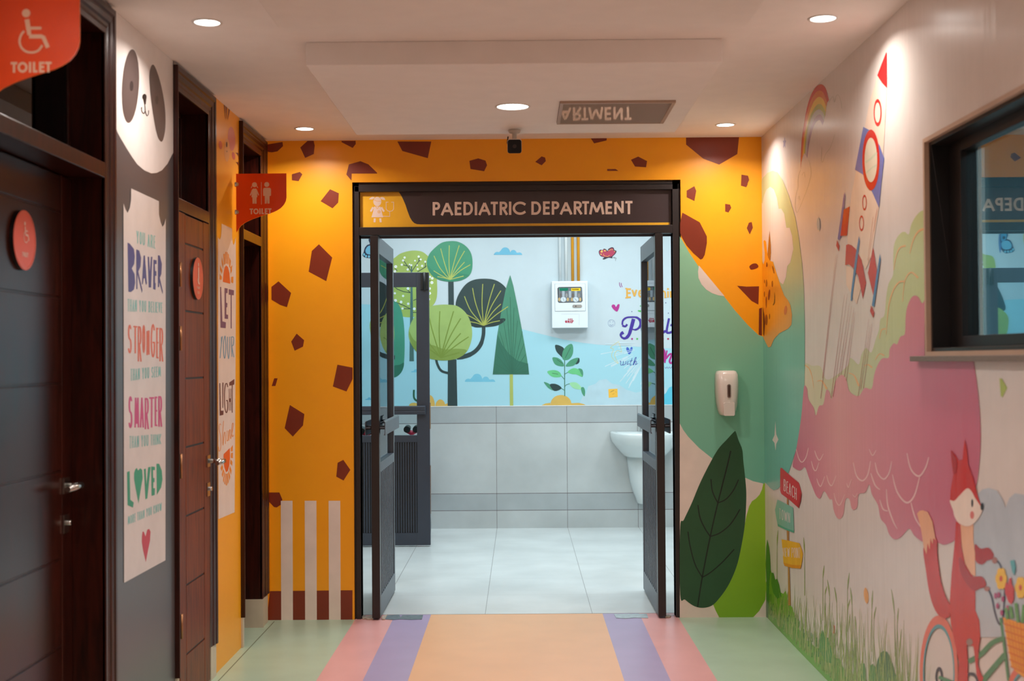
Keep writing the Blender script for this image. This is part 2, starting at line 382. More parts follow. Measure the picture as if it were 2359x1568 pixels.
# ------------------------------------------------------------------ the three wooden doors
PROF = [(0, 0), (0, .036), (.006, .040), (.022, .040), (.030, .032), (.036, .034), (.052, .030), (.060, .022), (.072, .024), (.086, .016), (.1, .012), (.1, 0)]
def casing(y0, y1, zb0, zb1, zt, wn=.1, wf=.1):
    mb = MB(); rings = []
    for d, p in PROF:
        a = y0-wn+d/.1*wn; b = y1+wf-d/.1*wf; z = min(zt+.1-d, ZC-.004)
        p *= .52; rings.append([(XL+p, a, zb0), (XL+p, a, z), (XL+p, b, z), (XL+p, b, zb1)])
    n = len(rings)
    for i in range(n-1):
        for k in range(3): mb.add([rings[i][k], rings[i][k+1], rings[i+1][k+1], rings[i+1][k]], [(0, 1, 2, 3)], wood_case)
    for k in (0, 3): mb.add([r[k] for r in rings], [tuple(range(n))], wood_case)
    return mb
def lever(parent, y, z, x, out=.055):
    h = MB(); h.box(x, x+.008, y-.026, y+.026, z-.026, z+.026, chrome); h.tube([(x+.006, y, z), (x+out, y, z)], .010, chrome)
    h.tube([(x+out-.004, y+.008, z), (x+out, y-.03, z), (x+out-.004, y-.118, z-.002)], [.011, .011, .009], chrome); h.build('door_handle', parent)
    k = MB(); k.box(x, x+.007, y-.024, y+.024, z-.155, z-.095, chrome); k.tube([(x+.006, y, z-.122), (x+.022, y, z-.122)], .009, chrome); k.build('lock_cylinder', parent)
GRV = [.215, .50, .785, 1.07, 1.355, 1.635, 1.915]
for i, (ya, yb, lx) in enumerate(DOORS):
    t = tag(casing(ya, yb, .15 if i else .15, .15 if i < 2 else .16, DTOP, (.1, .034, .034)[i], (.1, .124, .155)[i]).build('door_%d' % (i+1)), kind='structure')
    j = MB()
    j.box(XL-.16, XL+.012, ya-.02, ya, .15, DTOP, wood_case); j.box(XL-.16, XL+.012, yb, yb+.02, .15, DTOP, wood_case); j.box(XL-.16, XL+.012, ya-.02, yb+.02, DTOP, DTOP+.02, wood_case)
    j.box(XL-.16, XL+(.012 if i != 1 else .014), ya, yb, 2.042, 2.093, wood_case)
    j.box(XL-.125, XL-.105, ya, ya+.02, 2.093, DTOP, wood_case); j.box(XL-.125, XL-.105, yb-.02, yb, 2.093, DTOP, wood_case); j.box(XL-.125, XL-.105, ya, yb, DTOP-.02, DTOP, wood_case)
    j.build('door_frame', t, bevel=.002)
    g = MB(); g.box(XL-.12, XL-.112, ya+.02, yb-.02, 2.093, DTOP-.02, m_dglass); g.build('transom_glass', t)
    l = MB(); w_ = .10; mw = wood_leaf if i == 1 else wood_near
    l.box(lx-.04, lx-.004, ya+.003, yb-.003, .012, 2.038, m_dark if i == 1 else wood_case)
    l.box(lx-.03, lx, ya+.003, ya+w_, .012, 2.038, mw); l.box(lx-.03, lx, yb-w_, yb-.003, .012, 2.038, mw)
    zz = [.012]+GRV+[2.038]
    for a, b in zip(zz[:-1], zz[1:]): l.box(lx-.03, lx, ya+w_+.004, yb-w_-.004, a+.004, b-.004, mw)
    lf = l.build('door_leaf', t, bevel=.0015)
    if i != 1: lever(lf, yb-.075 if i == 0 else yb-.25, 1.02, lx)
    else:
        lever(lf, yb-.045, .985, lx, .075)
        for k, z in enumerate((.35, 1.0, 1.52, 1.78)):
            hg = MB(); hg.tube([(lx+.005, ya+.008, z-.05), (lx+.005, ya+.008, z+.05)], .006, paint((170, 120, 84), .35, metal=.8), n=10); hg.build('hinge', lf)
# cream plinths left bare under the casings
pl = paint((206, 192, 170), .6)
for i, (y0, y1, x1) in enumerate(((4.375, 4.450, .010), (5.259, 5.288, .010), (5.828, 5.928, .010), (6.498, 6.528, .010), (7.007, 7.135, .010))):
    b = MB(); b.box(XL-.15, XL+x1, y0, y1, 0, .15, pl); tag(b.build('trim_%d' % (i+1), bevel=.001), kind='structure')
b = MB(); b.box(XL-.16, XL+.014, 6.984, 7.005, 0.0, .152, pl); tag(b.build('trim_6'), kind='structure')

# ------------------------------------------------------------------ double door of the department (door_4)
FY0, FY1 = Y1+.006, Y1+.10
f = MB()
for x0, x1 in ((DX0, -.887), (.848, DX1)):
    f.box(x0, x1, FY0+.012, FY1, 0, DZ, m_alu)
    f.box(x0+(.012 if x0 < 0 else 0), x1-(0 if x0 < 0 else .012), FY0, FY1-.01, 0, DZ-.022, m_alu)
f.box(DX0, DX1, FY0+.012, FY1, 2.365, DZ, m_alu); f.box(DX0+.012, DX1-.012, FY0, FY1-.01, 2.36, DZ-.022, m_alu)
f.box(-.887, .848, FY0, FY1, 2.118, 2.163, m_alu); f.box(-.887, .848, FY0+.05, FY1, 2.163, 2.362, m_alu)
f.box(-.887, .848, FY1-.012, FY1+.004, 2.108, 2.118, m_alu_roomlit)  # grey edge strip with room light put into its colour
d4 = tag(f.build('door_4', bevel=.0015), kind='structure')
def alu_leaf(x0, x1, y0, y1, side, parent):
    """glazed leaf standing open, side = the face the visitor sees"""
    f = MB(); m = m_alu; zt = 2.113; roomlit = m_alu_roomlit
    f.box(x0, x1, y0, y0+.062, .012, zt, m); f.box(x0, x1, y1-.055, y1, .012, zt, roomlit)
    f.box(x0, x1, y0+.062, y1-.055, zt-.095, zt, roomlit); f.box(x0, x1, y0+.062, y1-.055, .012, .125, roomlit); f.box(x0, x1, y0+.062, y1-.055, .805, .86, roomlit)
    # rails and far stile use the paler metal, room light in its colour
    lf = f.build('door_leaf', parent, bevel=.0015); xc = (x0+x1)/2
    g = MB(); g.box(xc-.003, xc+.003, y0+.06, y1-.053, .858, zt-.093, clear); g.build('glass_pane', lf)
    s = MB(); n = 10; yy0, yy1 = y0+.062, y1-.055
    s.box(xc-.006, xc+.006, yy0, yy1, .125, .805, m_dark)
    for k in range(n):
        a = yy0+(yy1-yy0)*(k+.1)/n; b = yy0+(yy1-yy0)*(k+.6)/n; s.box(xc-.019, xc+.019, a, b, .125, .805, roomlit)
    s.build('slatted_panel', lf)
    for sg, xf in ((-1, x0), (1, x1)):
        p = MB(); o = xf+sg*.034; y2, y3 = y0+.0, y1-.05; t = .004*sg
        sec = [(0, -.038), (0, .030), (-.006*sg, .037), (-.012*sg, .038), (-.012*sg, .034), (-t-.001*sg, .030), (-t, .003), (-.03*sg, .004), (-.03*sg, -.004), (-t, -.003), (-t, -.034), (-.008*sg, -.038), (-.008*sg, -.042), (-.002*sg, -.042)]
        p.prism([(o+a, y2, 1.055+z) for a, z in sec], (0, y3-y2, 0), m_alu_roomlit)
        p.box(min(xf, xf+sg*.03), max(xf, xf+sg*.03), y2+.03, y2+.06, 1.045, 1.065, m_dark); p.box(min(xf, xf+sg*.03), max(xf, xf+sg*.03), y3-.06, y3-.03, 1.045, 1.065, m_dark)
        p.build('push_bar', lf)
    return lf
alu_leaf(-.823, -.779, 7.165, 8.035, 1, d4); alu_leaf(.747, .790, 7.165, 8.035, -1, d4)

# ------------------------------------------------------------------ inner room's grey door leaf, open across the room (door_5)
x0, x1, yA, yB_ = -1.565, -.697, 9.985, 10.03; m5 = paint((62, 68, 80), .36, metal=.3, var=.04)
f = MB(); f.box(x0, x0+.09, yA, yB_, .012, 2.10, m5); f.box(x1-.098, x1, yA, yB_, .012, 2.10, m5); f.box(x0+.09, x1-.098, yA, yB_, 1.99, 2.10, m5)
f.box(x0+.09, x1-.098, yA, yB_, .012, .105, m5); f.box(x0+.09, x1-.098, yA, yB_, .80, .852, m5)
d5 = tag(f.build('door_5', bevel=.002), kind='structure')
g = MB(); g.box(x0+.088, x1-.096, 10.004, 10.01, .85, 1.992, clear); g.build('glass_pane', d5)
s = MB(); s.box(x0+.09, x1-.098, 9.998, 10.016, .105, .80, m_dark)
n = 36
for k in range(n):
    a = x0+.09+(x1-x0-.188)*(k+.15)/n; b = x0+.09+(x1-x0-.188)*(k+.7)/n; s.box(a, b, 9.991, 10.0, .105, .80, m5)
s.build('slatted_panel', d5)
p = MB(); p.box(x0+.02, x1-.03, 9.952, 9.985, 1.012, 1.078, m5); p.box(x0+.02, x1-.032, 9.946, 9.953, 1.045, 1.074, m5); p.box(x0+.02, x1-.032, 9.948, 9.953, 1.016, 1.040, m5); p.build('push_bar', d5, bevel=.003)
p = MB(); p.box(x1-.062, x1-.006, 9.965, 9.985, 1.97, 2.095, m_dark); p.tube([(x1-.034, 9.962, 1.965), (x1-.034, 9.962, 2.10)], .010, m_dark); p.build('pivot_hinge', d5)
p = MB(); p.box(x1, x1+.006, 9.99, 10.025, .9, 1.1, chrome); p.box(x1, x1+.005, 9.995, 10.02, .25, .62, chrome); p.build('edge_plate', d5)
f = MB(); f.box(-1.75, -1.70, 9.9, 10.05, 0, 2.2, m5); f.box(-1.70, -1.58, 9.99, 10.03, 0, 2.2, m5); tag(f.build('trim_7'), kind='structure')

# ------------------------------------------------------------------ reveal window in the right wall
wn = MB(); mf = paint((30, 27, 28), .4, metal=.2); mrev = paint((188, 158, 136), .5)
GX = XR+.090
fw = [(XR+.006, .040, .040), (XR+.026, .118, .060), (XR+.034, .225, .086)]
def frame_ring(mb, x, xb, iy, iz0, oy, oz, m):
    mb.box(x, xb, WY1-iy, WY1-oy, WZ0+oz, WZ1-oz, m); mb.box(x, xb, WY0+oy, WY0+iy, WZ0+oz, WZ1-oz, m)
    mb.box(x, xb, WY0+iy, WY1-iy, WZ1-iz0, WZ1-oz, m); mb.box(x, xb, WY0+iy, WY1-iy, WZ0+oz, WZ0+iz0, m)
frame_ring(wn, XR+.012, XR+.11, .030, .026, .014, .012, mf); frame_ring(wn, XR+.072, XR+.125, .142, .062, .030, .026, mf)
win = tag(wn.build('window_1', bevel=.002), kind='structure')
rv = MB(); frame_ring(rv, XR-.004, XR+.15, .016, .014, 0, 0, mrev); rv.build('plaster_reveal', win)
gm, N, L, b_ = base_mat('tinted_reflective_glass'); N.remove(b_)
tr = N.new('ShaderNodeBsdfTransparent'); tr.inputs[0].default_value = (.86, .96, .98, 1); gl = N.new('ShaderNodeBsdfGlossy'); gl.inputs['Roughness'].default_value = .015; gl.inputs[0].default_value = (.56, .76, .80, 1)
mx = N.new('ShaderNodeMixShader'); mx.inputs[0].default_value = .6; L.new(tr.outputs[0], mx.inputs[1]); L.new(gl.outputs[0], mx.inputs[2]); L.new(mx.outputs[0], N['Material Output'].inputs['Surface'])
g = MB(); g.box(GX, GX+.006, WY0+.13, WY1-.13, WZ0+.055, WZ1-.055, gm); g.build('window_pane', win)
sl = MB(); sl.box(XR-.030, XR+.012, WY0-.05, WY1+.085, WZ0-.018, WZ0, paint((118, 108, 100), .5, var=.35, scale=260)); sl.build('granite_sill', win, bevel=.002)
w = MB(); w.box(XR+.2, XR+1.6, 2.0, 2.05, 0, ZC, m_dark); w.box(XR+.2, XR+1.6, 5.0, 5.05, 0, ZC, paint((120, 150, 158), .8)); w.box(XR+1.6, XR+1.65, 2.0, 5.05, 0, ZC, paint((120, 150, 158), .8)); w.box(XR+.2, XR+1.6, 2.05, 5, ZC-.1, ZC, m_dark); w.box(XR+.2, XR+1.6, 2.05, 5, 0, .05, m_dark)
tag(w.build('wall_office'), kind='structure')

t = thing('added_veil_lamp', (XR+.9, 3.4, ZC-.1), 'added unseen lamp behind the dark window, lightening its glass', 'ceiling light')  # lamp added behind the glass to give it a pale veil
p = MB(); p.tube([(XR+.9, 3.4, ZC-.10), (XR+.9, 3.4, ZC-.13)], .09, emis('added_veil_lamp_face', COOL, 3), n=24); p.build('diffuser', t)
ld = bpy.data.lights.new('added_veil_lamp', 'AREA'); ld.shape = 'DISK'; ld.size = .2; ld.energy = 55; ld.color = (.7, .92, 1); lo = bpy.data.objects.new('lamp', ld); C.objects.link(lo); lo.parent = t; lo.location = (0, 0, -.04)
# ------------------------------------------------------------------ lamps
lens_m = emis('lit_diffuser', (1, .95, .9), 14)
def downlight(x, y, z, r, label, power, seen=True):
    t = thing('downlight', (x, y, z), label, 'ceiling light', 'round recessed downlights')
    n = 40; ring = MB(); R = [(r+.010, 0), (r+.009, -.003), (r+.001, -.004), (r-.001, -.001)]
    ring.loft([[(x+a*math.cos(2*math.pi*k/n), y+a*math.sin(2*math.pi*k/n), z+b) for k in range(n)] for a, b in R], paint((225, 220, 215), .4), cap=(0, 0)); ring.build('trim_ring', t)
    d = MB(); d.loft([[(x+r*math.cos(2*math.pi*k/n), y+r*math.sin(2*math.pi*k/n), z+b) for k in range(n)] for b in (-.0012, -.0002)], lens_m, smooth=False); d.build('diffuser', t)
    ld = bpy.data.lights.new('downlight_lamp', 'AREA'); ld.shape = 'DISK'; ld.size = 2*r; ld.energy = power; ld.color = WARM; ld.spread = math.radians(150)
    lo = bpy.data.objects.new('lamp', ld); C.objects.link(lo); lo.parent = t; lo.location = (0, 0, -.006)
    return t
for x, y, lab in ((-1.118, 4.663, 'round lit ceiling downlight near the wheelchair toilet sign, above the panda'), (1.101, 4.685, 'round lit ceiling downlight beside the rocket mural on the right'),
                  (-1.123, 6.815, 'small lit ceiling downlight above the left half of the orange wall'), (1.083, 6.804, 'small lit ceiling downlight in the corner above the giraffe neck')):
    downlight(x, y, ZC, .045, lab, P_DOWN)
downlight(-.025, 5.80, BOXZ, .070, 'largest lit downlight, in the middle of the dropped ceiling panel', P_DOWN_BIG)
for x, y in ((-1.11, 2.5), (1.11, 2.5), (-1.11, .35), (1.11, .35)): downlight(x, y, ZC, .045, 'ceiling downlight nearer the photographer, outside the picture', P_DOWN)
for y in (3.65, 1.5): downlight(-.02, y, BOXZ, .070, 'large downlight of a nearer dropped panel, outside the picture', P_DOWN_BIG)
for x in (-.75, .55, 1.85):
    for y in (8.35, 9.95):
        t = thing('led_panel', (x, y, 2.9), 'square white light panel of the inner room, above the doorway view', 'ceiling light', 'square light panels of the inner room')
        p = MB(); p.box(x-.3, x+.3, y-.3, y+.3, 2.888, 2.9, emis('led_panel_face', COOL, 2)); p.build('panel_face', t)
        ld = bpy.data.lights.new('panel_lamp', 'AREA'); ld.shape = 'SQUARE'; ld.size = .58; ld.energy = P_PANEL; ld.color = COOL
        lo = bpy.data.objects.new('lamp', ld); C.objects.link(lo); lo.parent = t; lo.location = (0, 0, -.02)
# ------------------------------------------------------------------ printed end wall (giraffe)
END = Face(1, Y1, -1, (XL, XR-.0005, .0, ZC-.0005))
p = Print(END, (560, 260, 7.84))
BR = BROWN
p.poly(BR, [(440, 570), (712, 524), (722, 600), (620, 694), (520, 712), (470, 706), (440, 700)])
p.poly(BR, [(1165, 505), (1275, 505), (1294, 590), (1277, 742), (1122, 812), (1034, 624)])
p.poly(BR, [(1780, 505), (2032, 505), (2035, 560), (1980, 632), (1780, 528)])
p.poly(BR, [(882, 1108), (1024, 1066), (1071, 1108), (1002, 1232), (882, 1216)])
p.poly(BR, [(1912, 930), (2120, 872), (2262, 928), (2420, 1080), (2420, 1095), (1962, 1095), (1957, 1222), (1865, 1112)])
p.poly(BR, [(1570, 1378), (1730, 1450), (1718, 1618), (1615, 1722), (1400, 1594)])
p.frame(480, 250, 3.137)
p.poly(BR, [(748, 1028), (799, 980), (895, 1076), (852, 1246), (725, 1178)])
p.poly(BR, [(456, 1288), (507, 1248), (598, 1332), (568, 1434), (520, 1418), (456, 1380)])
p.frame(480, 750, 1.917)
p.poly(BR, [(366, 70), (390, 35), (423, 64), (418, 92), (381, 110)])
p.poly(BR, [(570, 172), (637, 185), (637, 235), (610, 290), (550, 268)])
p.poly(BR, [(291, 232), (306, 232), (296, 266), (280, 266)])
p.poly(BR, [(360, 350), (424, 390), (418, 440), (373, 489), (337, 452)])
p.poly(BR, [(571, 605), (596, 592), (627, 636), (597, 683), (565, 666)])
p.poly(BR, [(262, 736), (314, 736), (327, 768), (320, 790), (302, 802), (290, 800), (262, 770)])
p.frame(0, 0, 1)
p.poly(BR, [(622, 1361), (812, 1359), (812, 1428), (610, 1432), (614, 1400)])
for a, b in ((647, 675), (702, 730), (757, 785)): p.up().poly((238, 222, 212), [(a, 1153), (b-1, 1153), (b, 1429), (a+1, 1429)]); p.h -= 1
p.at_layer(1).frame(1100, 220, 4.718)
p.poly(BR, [(-870, 500), (-502, 500), (-540, 680), (-817, 602)])
p.frame(560, 0, 1.966)
p.poly(BR, [(1025, 728), (1065, 717), (1098, 727), (1105, 748), (1092, 775), (1030, 765)])
p.frame(1100, 220, 4.718)
p.poly(BR, [(628, 720), (697, 661), (735, 674), (743, 712), (697, 758)])
p.poly(BR, [(1232, 460), (1405, 460), (1403, 488), (1268, 520)])
p.poly(BR, [(1668, 698), (1747, 663), (1843, 712), (1832, 779), (1712, 771)])
p.poly(BR, [(1410, 798), (1500, 798), (1532, 818), (1410, 818)])
p.frame(1520, 260, 7.127)
p.poly(BR, [(430, 400), (1300, 400), (1272, 675), (975, 848), (716, 752), (432, 520)])
p.poly(BR, [(1340, 1013), (1448, 1030), (1468, 1100), (1444, 1150), (1440, 1180), (1418, 1220), (1332, 1194)])
p.poly(BR, [(441, 1275), (567, 1202), (598, 1280), (568, 1446), (441, 1386)])
p.frame(1540, 200, 2.613)
p.poly(BR, [(341, 704), (370, 708), (378, 728), (361, 756), (341, 750)])
p.poly(BR, [(484, 817), (501, 813), (508, 848), (489, 888), (471, 850)])
p.poly(BR, [(488, 1078), (508, 1064), (530, 1064), (541, 1080), (530, 1092), (500, 1100), (490, 1092)], True)
p.poly(BR, [(413, 1197), (470, 1202), (545, 1200), (541, 1310), (500, 1288)])
p.poly(BR, [(545, 1335), (562, 1328), (562, 1497), (543, 1490)])
p.up().up().poly(BR, [(84, 757), (188, 815), (231, 900), (231, 940), (218, 1010), (206, 1032), (193, 1038), (150, 1000), (110, 955), (84, 910), (70, 880), (70, 820)])
p.build('giraffe_hide_pattern', wall_end, 'orange giraffe hide with brown patches and hooves')
# the green ball, cream and leaves at its right
p = Print(END, (1540, 200, 2.613)); m_teal = gradient('teal_print', 2, [(0.7, (116, 186, 162)), (1.5, (136, 196, 164)), (2.3, (150, 200, 165))])
neck = [(68, 900), (84, 925), (120, 990), (180, 1080), (255, 1175), (330, 1255), (400, 1345), (475, 1430), (540, 1492), (575, 1503)]
p.frame(0, 0, 1)
nk = [(1540+x/2.613, 200+y/2.613) for x, y in neck]
p.poly(m_teal, nk+[(1770, 1122), (1757, 1113), (1735, 1108), (1715, 1099), (1690, 1090), (1668, 1078), (1640, 1055), (1610, 1031), (1585, 1005), (1574, 990), (1566, 975)])
p.poly(CREAM, [(1566, 975), (1574, 990), (1585, 1005), (1610, 1031), (1640, 1055), (1668, 1078), (1690, 1090), (1715, 1099), (1735, 1108), (1757, 1113), (1775, 1120), (1775, 1430), (1566, 1430)])
p.up().poly(CREAM, [(1610, 611), (1608, 625), (1609, 640), (1616, 655), (1627, 667), (1640, 675), (1655, 680), (1669, 682)])
p.frame(1540, 840, 2.6115)
p.poly(gradient('lime_print', 2, [(0, (128, 178, 36)), (1.2, (156, 200, 40))]), [(600, 712), (570, 715), (562, 750), (548, 780), (525, 805), (502, 820), (485, 850), (468, 910), (440, 1060), (400, 1200), (340, 1330), (268, 1440), (285, 1480), (305, 1530), (510, 1522), (545, 1480), (583, 1412), (612, 1350)])
p.up().poly((38, 82, 50), [(395, 402), (405, 405), (420, 450), (443, 510), (450, 580), (462, 690), (468, 790), (460, 950), (440, 1080), (410, 1210), (360, 1325), (300, 1410), (255, 1450), (200, 1461), (150, 1448), (100, 1412), (70, 1380), (70, 980), (92, 932), (140, 830), (190, 710), (250, 590), (300, 505), (350, 450)], True)
dk = (16, 30, 20)
p.up().line(dk, [(374, 517), (355, 600), (297, 830), (251, 1032), (203, 1277), (175, 1455)], 8, True)
for s_ in ([(255, 687), (262, 750), (278, 795), (297, 830), (345, 808), (390, 755), (421, 690)], [(177, 843), (190, 920), (220, 985), (251, 1032), (310, 1010), (375, 955), (430, 868)], [(117, 1003), (130, 1090), (160, 1200), (203, 1277), (250, 1250), (320, 1190), (395, 1109)]):
    p.line(dk, s_[:4], 7, True); p.line(dk, s_[3:], 7, True)
p.build('leaf_and_ball_pattern', wall_end, 'large dark green leaf with veins, lime leaf and pale teal ball')
# ------------------------------------------------------------------ printed right wall
RW = Face(0, XR, -1, (YN, Y1-.001, .0005, ZC-.0005))
wallR = (236, 218, 206)
# ball of the giraffe
p = Print(RW, (1740, 380, 3.564), .27).at_layer(3)
m_ball = gradient('ball_print_and_sheen', 2, [(.7, (112, 190, 174)), (1.5, (124, 188, 168)), (2.0, (176, 196, 144)), (2.4, (186, 206, 168))], .27)  # paler upper part: some print, some wall sheen put into the colour
ball = [(30, 152), (60, 110), (100, 65), (145, 46), (185, 60), (230, 130), (280, 260), (330, 430), (360, 600), (385, 800), (400, 1000), (408, 1300)]
ball = [(1740+x/3.564, 380+y/3.564) for x, y in ball]
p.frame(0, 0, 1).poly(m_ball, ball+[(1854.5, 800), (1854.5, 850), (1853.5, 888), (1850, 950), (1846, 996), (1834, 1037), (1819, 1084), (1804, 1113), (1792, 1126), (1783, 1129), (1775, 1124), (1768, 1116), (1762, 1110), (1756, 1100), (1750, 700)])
p.frame(1740, 380, 3.564).up().poly(gradient('white_cloud_print', 2, [(1.7, (206, 200, 204)), (2.3, (232, 222, 214))], .27), [(20, 330), (62, 320), (75, 250), (95, 200), (125, 178), (155, 200), (180, 270), (195, 360), (215, 358), (240, 400), (258, 515), (285, 515), (305, 580), (315, 690), (290, 800), (265, 830), (255, 920), (230, 980), (205, 960), (175, 880), (150, 790), (75, 830), (20, 800)])
p.frame(0, 0, 1).poly((236, 228, 222), [(1787, 970), (1789, 1000), (1794, 1012), (1789, 1022), (1787.5, 1038), (1785, 1020), (1780, 1013), (1785, 1002)])
p.build('ball_pattern', wall_right, 'tall pale green and teal ball with a white cloud inside')
p = Print(RW, (1740, 380, 3.564), .27).at_layer(5); m_gh = gradient('giraffe_head_print', 0+1, [(6.2, (214, 142, 60)), (7.19, (252, 158, 24))], .27)
p.poly(m_gh, [(20, 785), (50, 800), (70, 815), (80, 780), (80, 720), (70, 625), (80, 614), (92, 630), (98, 690), (106, 745), (128, 787), (148, 795), (175, 880), (210, 990), (240, 1070), (272, 1110), (292, 1150), (305, 1230), (300, 1310), (270, 1345), (200, 1380), (155, 1430), (130, 1490), (110, 1497), (90, 1460), (62, 1412), (20, 1380)])
p.up().poly((150, 76, 30), [(120, 536), (130, 650), (132, 720), (126, 787), (112, 765), (103, 740), (110, 650)])
for e in ((98, 817, 6, 20, 0), (152, 860, 6, 33, -12), (95, 970, 7, 30, 0), (78, 955, 4, 16, 0), (143, 975, 7, 26, 0), (117, 1065, 8, 44, 6), (78, 1060, 4, 24, 0), (93, 1125, 6, 50, 0), (95, 1270, 11, 45, 0), (120, 1243, 4, 24, 0)):
    p.ell((140, 66, 22), *e)
p.ell((196, 96, 52), 252, 1192, 12, 38, 6).poly((60, 52, 24), [(160, 1040), (166, 1080), (165, 1130), (155, 1150), (146, 1150), (156, 1128), (160, 1090)])
p.poly((96, 32, 16), [(20, 1178), (66, 1168), (78, 1230), (84, 1300), (76, 1404), (20, 1392)])
p.build('giraffe_head_pattern', wall_right, 'orange giraffe head looking down beside the corner')
# rainbow
p = Print(RW, (1740, 160, 4.355), .27)
O = [(456, 1002), (458, 850), (470, 680), (490, 540), (515, 400), (550, 280), (590, 200), (625, 160), (657, 148), (690, 165), (715, 210), (740, 305)]
B1 = [(462, 930), (468, 820), (478, 680), (500, 520), (530, 400), (565, 300), (605, 235), (640, 212), (675, 225), (700, 270), (722, 335)]
B2 = [(478, 870), (486, 760), (498, 640), (525, 500), (555, 400), (590, 320), (625, 282), (655, 277), (685, 305), (714, 375)]
B3 = [(492, 838), (500, 720), (515, 600), (545, 490), (580, 410), (615, 360), (645, 345), (675, 365), (708, 430)]
B4 = [(500, 850), (512, 720), (530, 600), (560, 500), (595, 430), (625, 405), (650, 402), (680, 430), (698, 480)]
B5 = [(515, 870), (530, 720), (552, 600), (580, 520), (610, 470), (640, 450), (665, 460), (690, 520)]
B6 = [(522, 890), (540, 760), (566, 640), (592, 560), (620, 520), (650, 510), (675, 560)]
for k, (a, b, c) in enumerate(((O, B1, (206, 56, 50)), (B1, B2, (226, 120, 52)), (B2, B3, (238, 196, 70)), (B3, B4, (176, 184, 90)), (B4, B5, (190, 194, 196)), (B5, B6, (170, 150, 176)))):
    p.poly(c, crom(a, False)+crom(b, False)[::-1])
tl = (192, 190, 172)
for s_ in ([(456, 1008), (435, 1060), (428, 1120), (430, 1180), (408, 1260), (400, 1370), (418, 1435), (440, 1400), (470, 1330), (520, 1200), (550, 1100), (560, 1020), (538, 905)], [(740, 330), (765, 285), (782, 275), (795, 330), (812, 265), (838, 260), (862, 330), (868, 390)], [(800, 650), (755, 780), (705, 850), (680, 925), (664, 905), (668, 780)], [(470, 1060), (490, 1030), (500, 1080)], [(430, 1300), (440, 1270), (450, 1310)]):
    p.line(tl, s_, 3.5, True)
p.poly((176, 172, 192), [(295, 672), (301, 712), (311, 716), (302, 742), (303, 790), (293, 765), (280, 790), (284, 742), (277, 716), (289, 712)])
p.build('rainbow_pattern', wall_right, 'rainbow with outlined clouds at its feet')
# clouds
p = Print(RW, (1820, 460, 2.903), .27).at_layer(1)
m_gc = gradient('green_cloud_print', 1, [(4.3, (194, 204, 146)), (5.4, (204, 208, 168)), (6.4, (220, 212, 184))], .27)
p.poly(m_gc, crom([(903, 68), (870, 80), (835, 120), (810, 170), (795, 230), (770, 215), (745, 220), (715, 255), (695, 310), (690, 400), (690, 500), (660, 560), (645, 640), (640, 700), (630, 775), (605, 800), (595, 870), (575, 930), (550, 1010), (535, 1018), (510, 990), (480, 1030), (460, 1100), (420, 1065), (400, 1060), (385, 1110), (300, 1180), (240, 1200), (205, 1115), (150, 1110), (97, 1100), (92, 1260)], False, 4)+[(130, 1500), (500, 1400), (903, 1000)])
sw = (236, 186, 130); p.up()
for s_, w_ in (([(903, 192), (860, 212), (825, 270), (802, 360)], 16), ([(775, 307), (735, 322), (710, 380), (695, 470)], 12), ([(858, 522), (820, 487), (790, 500), (765, 560), (755, 680)], 13), ([(770, 545), (730, 552), (690, 610), (660, 720), (645, 900)], 13), ([(640, 862), (612, 872), (600, 930)], 10), ([(632, 1042), (600, 1030), (570, 1070)], 11), ([(550, 1122), (525, 1102), (500, 1110)], 11), ([(462, 1245), (430, 1175), (393, 1158)], 13), ([(247, 1265), (215, 1212), (183, 1212)], 13), ([(100, 1105), (130, 1130), (150, 1190), (158, 1260)], 9)):
    q_ = crom(s_, False, 5); n = len(q_); p.line(sw, q_, [w_*(1-.8*i/n) for i in range(n)])
m_pk = gradient('pink_cloud_blend', 1, [(3.3, (196, 92, 118)), (4.2, (206, 112, 134)), (4.9, (218, 140, 152)), (5.5, (226, 162, 166)), (6.0, (212, 130, 150)), (6.5, (200, 112, 140))], .27)  # pink, palest towards the middle
top = [(903, 665), (890, 690), (878, 682), (860, 650), (835, 640), (810, 660), (785, 720), (775, 790), (770, 895), (740, 915), (718, 965), (695, 960), (668, 1000), (662, 1055), (620, 1060), (590, 1100), (565, 1170), (548, 1262), (500, 1258), (460, 1312), (400, 1280), (378, 1200), (345, 1170), (305, 1215), (280, 1330), (265, 1282), (243, 1275), (225, 1365), (195, 1380), (175, 1442), (160, 1390), (125, 1332), (115, 1260), (97, 1243), (90, 1300), (78, 1440), (60, 1568)]
bot = [(310, 700), (282, 815), (300, 845), (340, 860), (375, 835), (400, 900), (430, 980), (460, 1050), (490, 1070), (520, 1015), (560, 1075), (580, 1080), (590, 1150), (610, 1205), (635, 1225), (665, 1190), (680, 1080), (710, 1075), (725, 1140), (745, 1157), (770, 1130), (780, 1040), (830, 1025), (860, 965), (880, 1040), (925, 1120), (945, 1220), (985, 1270), (1010, 1340), (1050, 1378), (1100, 1360), (1160, 1298), (1200, 1350), (1260, 1395), (1320, 1398), (1380, 1405), (1430, 1418), (1505, 1385), (1560, 1320), (1610, 1180), (1665, 980), (1690, 800), (1699, 600), (1690, 380), (1670, 200), (1645, 30), (1277, 30)]
P_ = [(1820+x/2.903, 460+y/2.903) for x, y in crom(top, False, 4)]+[(1740+x/3.2666, 820+y/3.2666) for x, y in crom(bot[:-1], False, 4)+bot[-1:]]
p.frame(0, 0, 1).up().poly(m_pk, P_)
p.frame(1740, 820, 3.2666).up()
